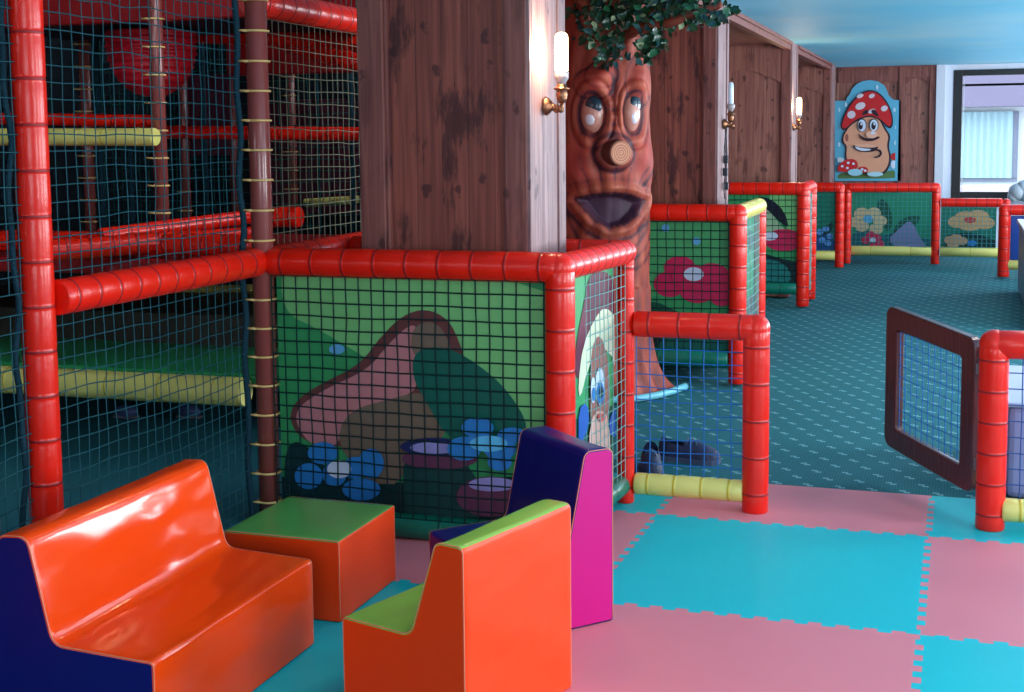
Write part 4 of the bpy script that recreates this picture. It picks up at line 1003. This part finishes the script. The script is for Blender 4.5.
# ================================================================== MUSHROOM PAINTING on far wall
pt = empty('wall_painting', (-1.0, FAR-.06, .9), 'painted board of a smiling spotted-cap mushroom on the far wall', 'painting')
yP = FAR-.075
K2 = lambda x, y: (820+x*.1733, 70+y*.1733)
mb = MB(); out = [(85, 640), (85, 178), (150, 178), (155, 160), (172, 140), (185, 110), (210, 82), (245, 65), (290, 58), (335, 66), (370, 88), (385, 115), (395, 145), (410, 160), (425, 172), (466, 175), (466, 640)]
q = [at_y(*K2(*p), yP) for p in out]; n = len(q)
SKYP = col((92, 176, 210)); a = mb.add([(p.x, yP, p.z) for p in q]+[(p.x, yP+.03, p.z) for p in q]); mb.face(list(range(a, a+n)), SKYP, False); mb.face(list(range(a+n, a+2*n))[::-1], SKYP, False)
for i in range(n): mb.face((a+i, a+(i+1) % n, a+n+(i+1) % n, a+n+i), col((40, 60, 90)), False)
mb.build('board', pt)
pr = Print('y', yP-.001, (-1.36, .92), (-.68, 2.10), SKYP, .0005); pr.mb = MB()
INK = col((40, 20, 40))
def P2(pts, m, s=2): pr.px([K2(*p) for p in pts], m, s)
def E2(x, y, rx, ry, m, rot=0): pr.ell(*K2(x, y), rx*.1733, ry*.1733, m, rot)
P2([(90, 600), (200, 585), (300, 600), (464, 570), (464, 640), (90, 640)], col((84, 120, 70)), 1)
for x, y in ((110, 230), (120, 330), (110, 430), (430, 230), (440, 330), (435, 420), (330, 100), (150, 200)): E2(x, y, 7, 13, col((190, 220, 236)))
E2(430, 500, 22, 22, col((190, 36, 40))); E2(425, 545, 16, 24, LWH)
P2([(128, 380), (150, 340), (200, 262), (340, 262), (380, 340), (410, 380), (395, 440), (412, 500), (400, 570), (360, 610), (250, 600), (170, 570), (140, 510), (150, 440), (126, 420)], INK)
P2([(136, 382), (158, 345), (205, 270), (335, 270), (370, 342), (398, 382), (384, 438), (402, 500), (390, 562), (352, 600), (255, 590), (178, 562), (150, 506), (158, 440), (136, 415)], col((222, 160, 130)))
E2(155, 390, 10, 22, col((160, 90, 80))); E2(250, 450, 90, 22, col((232, 176, 148)))
P2([(118, 340), (125, 290), (160, 210), (215, 145), (280, 112), (340, 125), (395, 190), (420, 260), (424, 320), (400, 345), (350, 290), (280, 265), (200, 300), (150, 350)], INK)
P2([(126, 335), (134, 290), (168, 215), (220, 152), (280, 120), (335, 133), (388, 195), (412, 262), (414, 315), (395, 328), (350, 280), (280, 256), (200, 288), (150, 338)], col((200, 30, 38)))
for x, y, rx, ry in ((232, 150, 20, 12), (300, 150, 18, 12), (234, 208, 30, 20), (182, 258, 24, 22), (372, 222, 20, 16), (300, 238, 22, 12)): E2(x, y, rx, ry, col((214, 206, 220)), -.4)
P2([(240, 262), (262, 228), (285, 236), (268, 258)], INK, 1); P2([(290, 240), (315, 222), (345, 268), (330, 268)], INK, 1)
for x in (243, 312): E2(x, 318, 27, 38, INK); E2(x, 320, 23, 34, LWH); E2(x-8 if x < 280 else x-2, 322, 13, 22, INK); E2(x-4 if x < 280 else x+2, 312, 5, 8, LWH)
P2([(215, 360), (240, 400), (290, 415), (345, 395), (345, 380), (290, 398), (245, 386)], INK, 1)
E2(300, 372, 34, 22, col((236, 182, 156))); E2(306, 364, 14, 8, LWH)
P2([(185, 430), (230, 445), (300, 450), (345, 440), (320, 470), (250, 475), (205, 460)], INK, 1); P2([(200, 438), (240, 450), (300, 456), (290, 464), (245, 468), (212, 456)], LWH, 1)
P2([(310, 460), (350, 455), (362, 485), (340, 508), (300, 505), (345, 492), (345, 470)], INK, 1)
P2([(96, 580), (110, 545), (150, 515), (205, 512), (225, 550), (200, 580), (140, 590)], col((196, 30, 38)), 1); E2(250, 575, 28, 18, col((196, 30, 38)))
for x, y in ((130, 555), (165, 535), (195, 540), (160, 565), (245, 572), (262, 580)): E2(x, y, 8, 7, LWH)
E2(205, 590, 42, 20, col((150, 206, 226))); E2(320, 600, 46, 14, col((170, 214, 230))); E2(115, 518, 26, 14, col((190, 206, 216)))
pr.mb.build('painted_figure', pt)

# ================================================================== SHOES
SH = mat('shoe_navy', (34, 44, 78), .6, bump=.5, bscale=80, var=.5, vscale=60); SOLE = mat('shoe_sole', (70, 84, 112), .6)
def shoe(loc, rz, label, lean=0):
    t = empty('shoe', loc, label, 'shoe', 'shoes on the carpet'); c, s = math.cos(rz), math.sin(rz)
    def T(x, y, z): x *= 1.15; y *= 1.3; z *= 1.25; return (loc[0]+x*c-y*s, loc[1]+x*s+y*c, loc[2]+z)
    st = [(-.115, .022, .052), (-.10, .034, .075), (-.06, .036, .070), (-.01, .036, .062), (.04, .042, .058), (.08, .044, .046), (.11, .036, .034), (.128, .018, .022)]
    mb = MB(); rr = []
    for x, wd, h in st: rr.append(mb.add([T(x, wd*math.cos(k*PI/8), .016+max(0, h*math.sin(k*PI/8))) for k in range(9)]))
    for i in range(len(rr)-1):
        for k in range(8):
            if 1 <= i <= 2 and 2 <= k <= 5: continue            # foot opening
            mb.face((rr[i]+k, rr[i+1]+k, rr[i+1]+k+1, rr[i]+k+1), SH)
    mb.face([rr[0]+k for k in range(9)], SH); mb.face([rr[-1]+k for k in range(9)][::-1], SH)
    mb.build('upper', t)
    mb = MB(); o_ = [(x, wd*1.06) for x, wd, h in st]; ol = [(x, y) for x, y in o_]+[(x, -y) for x, y in reversed(o_)]
    a = mb.add([T(x, y, .0) for x, y in ol]+[T(x, y, .018) for x, y in ol]); n = len(ol)
    mb.face(list(range(a, a+n)), SOLE, False); mb.face(list(range(a+n, a+2*n))[::-1], SOLE, False)
    for i in range(n): mb.face((a+i, a+(i+1) % n, a+n+(i+1) % n, a+n+i), SOLE, False)
    mb.build('sole', t)
    mb = MB()
    for i, x in enumerate((.0, .02, .04)): mb.tube([T(x, .03*math.cos(k*PI/6+PI/6*0), .018+.066*math.sin(max(.3, min(2.8, k*PI/6)))-.0) for k in range(1, 6)], .003, SOLE, 5)
    mb.build('laces', t)
shoe((-1.175, .68, -.014), -1.35, 'dark blue shoe nearer the pen post behind the blue net, toe towards the mats')
shoe((-1.06, .93, -.014), -.12, 'dark blue shoe further back on the carpet, pointing right')
def mini(p, label):
    mb = MB(); mb.ellipsoid(p, .07, .036, .036, mat('shoe_pale_blue', (70, 90, 140), .6, var=.4, vscale=40), 14, 8)
    mb.box((p[0]-.07, p[1]-.028, .02), (p[0]+.07, p[1]+.028, p[2]-.02), mat('shoe_pale_sole', (110, 110, 124), .6), .01); tag(mb.build('shoe'), label, 'shoe', 'shoes inside the climbing frame')
mini((-4.0, .89, .056), 'pale blue shoe on the climbing frame floor, left one'); mini((-3.68, .98, .056), 'pale blue shoe on the climbing frame floor, right one near the brown post')
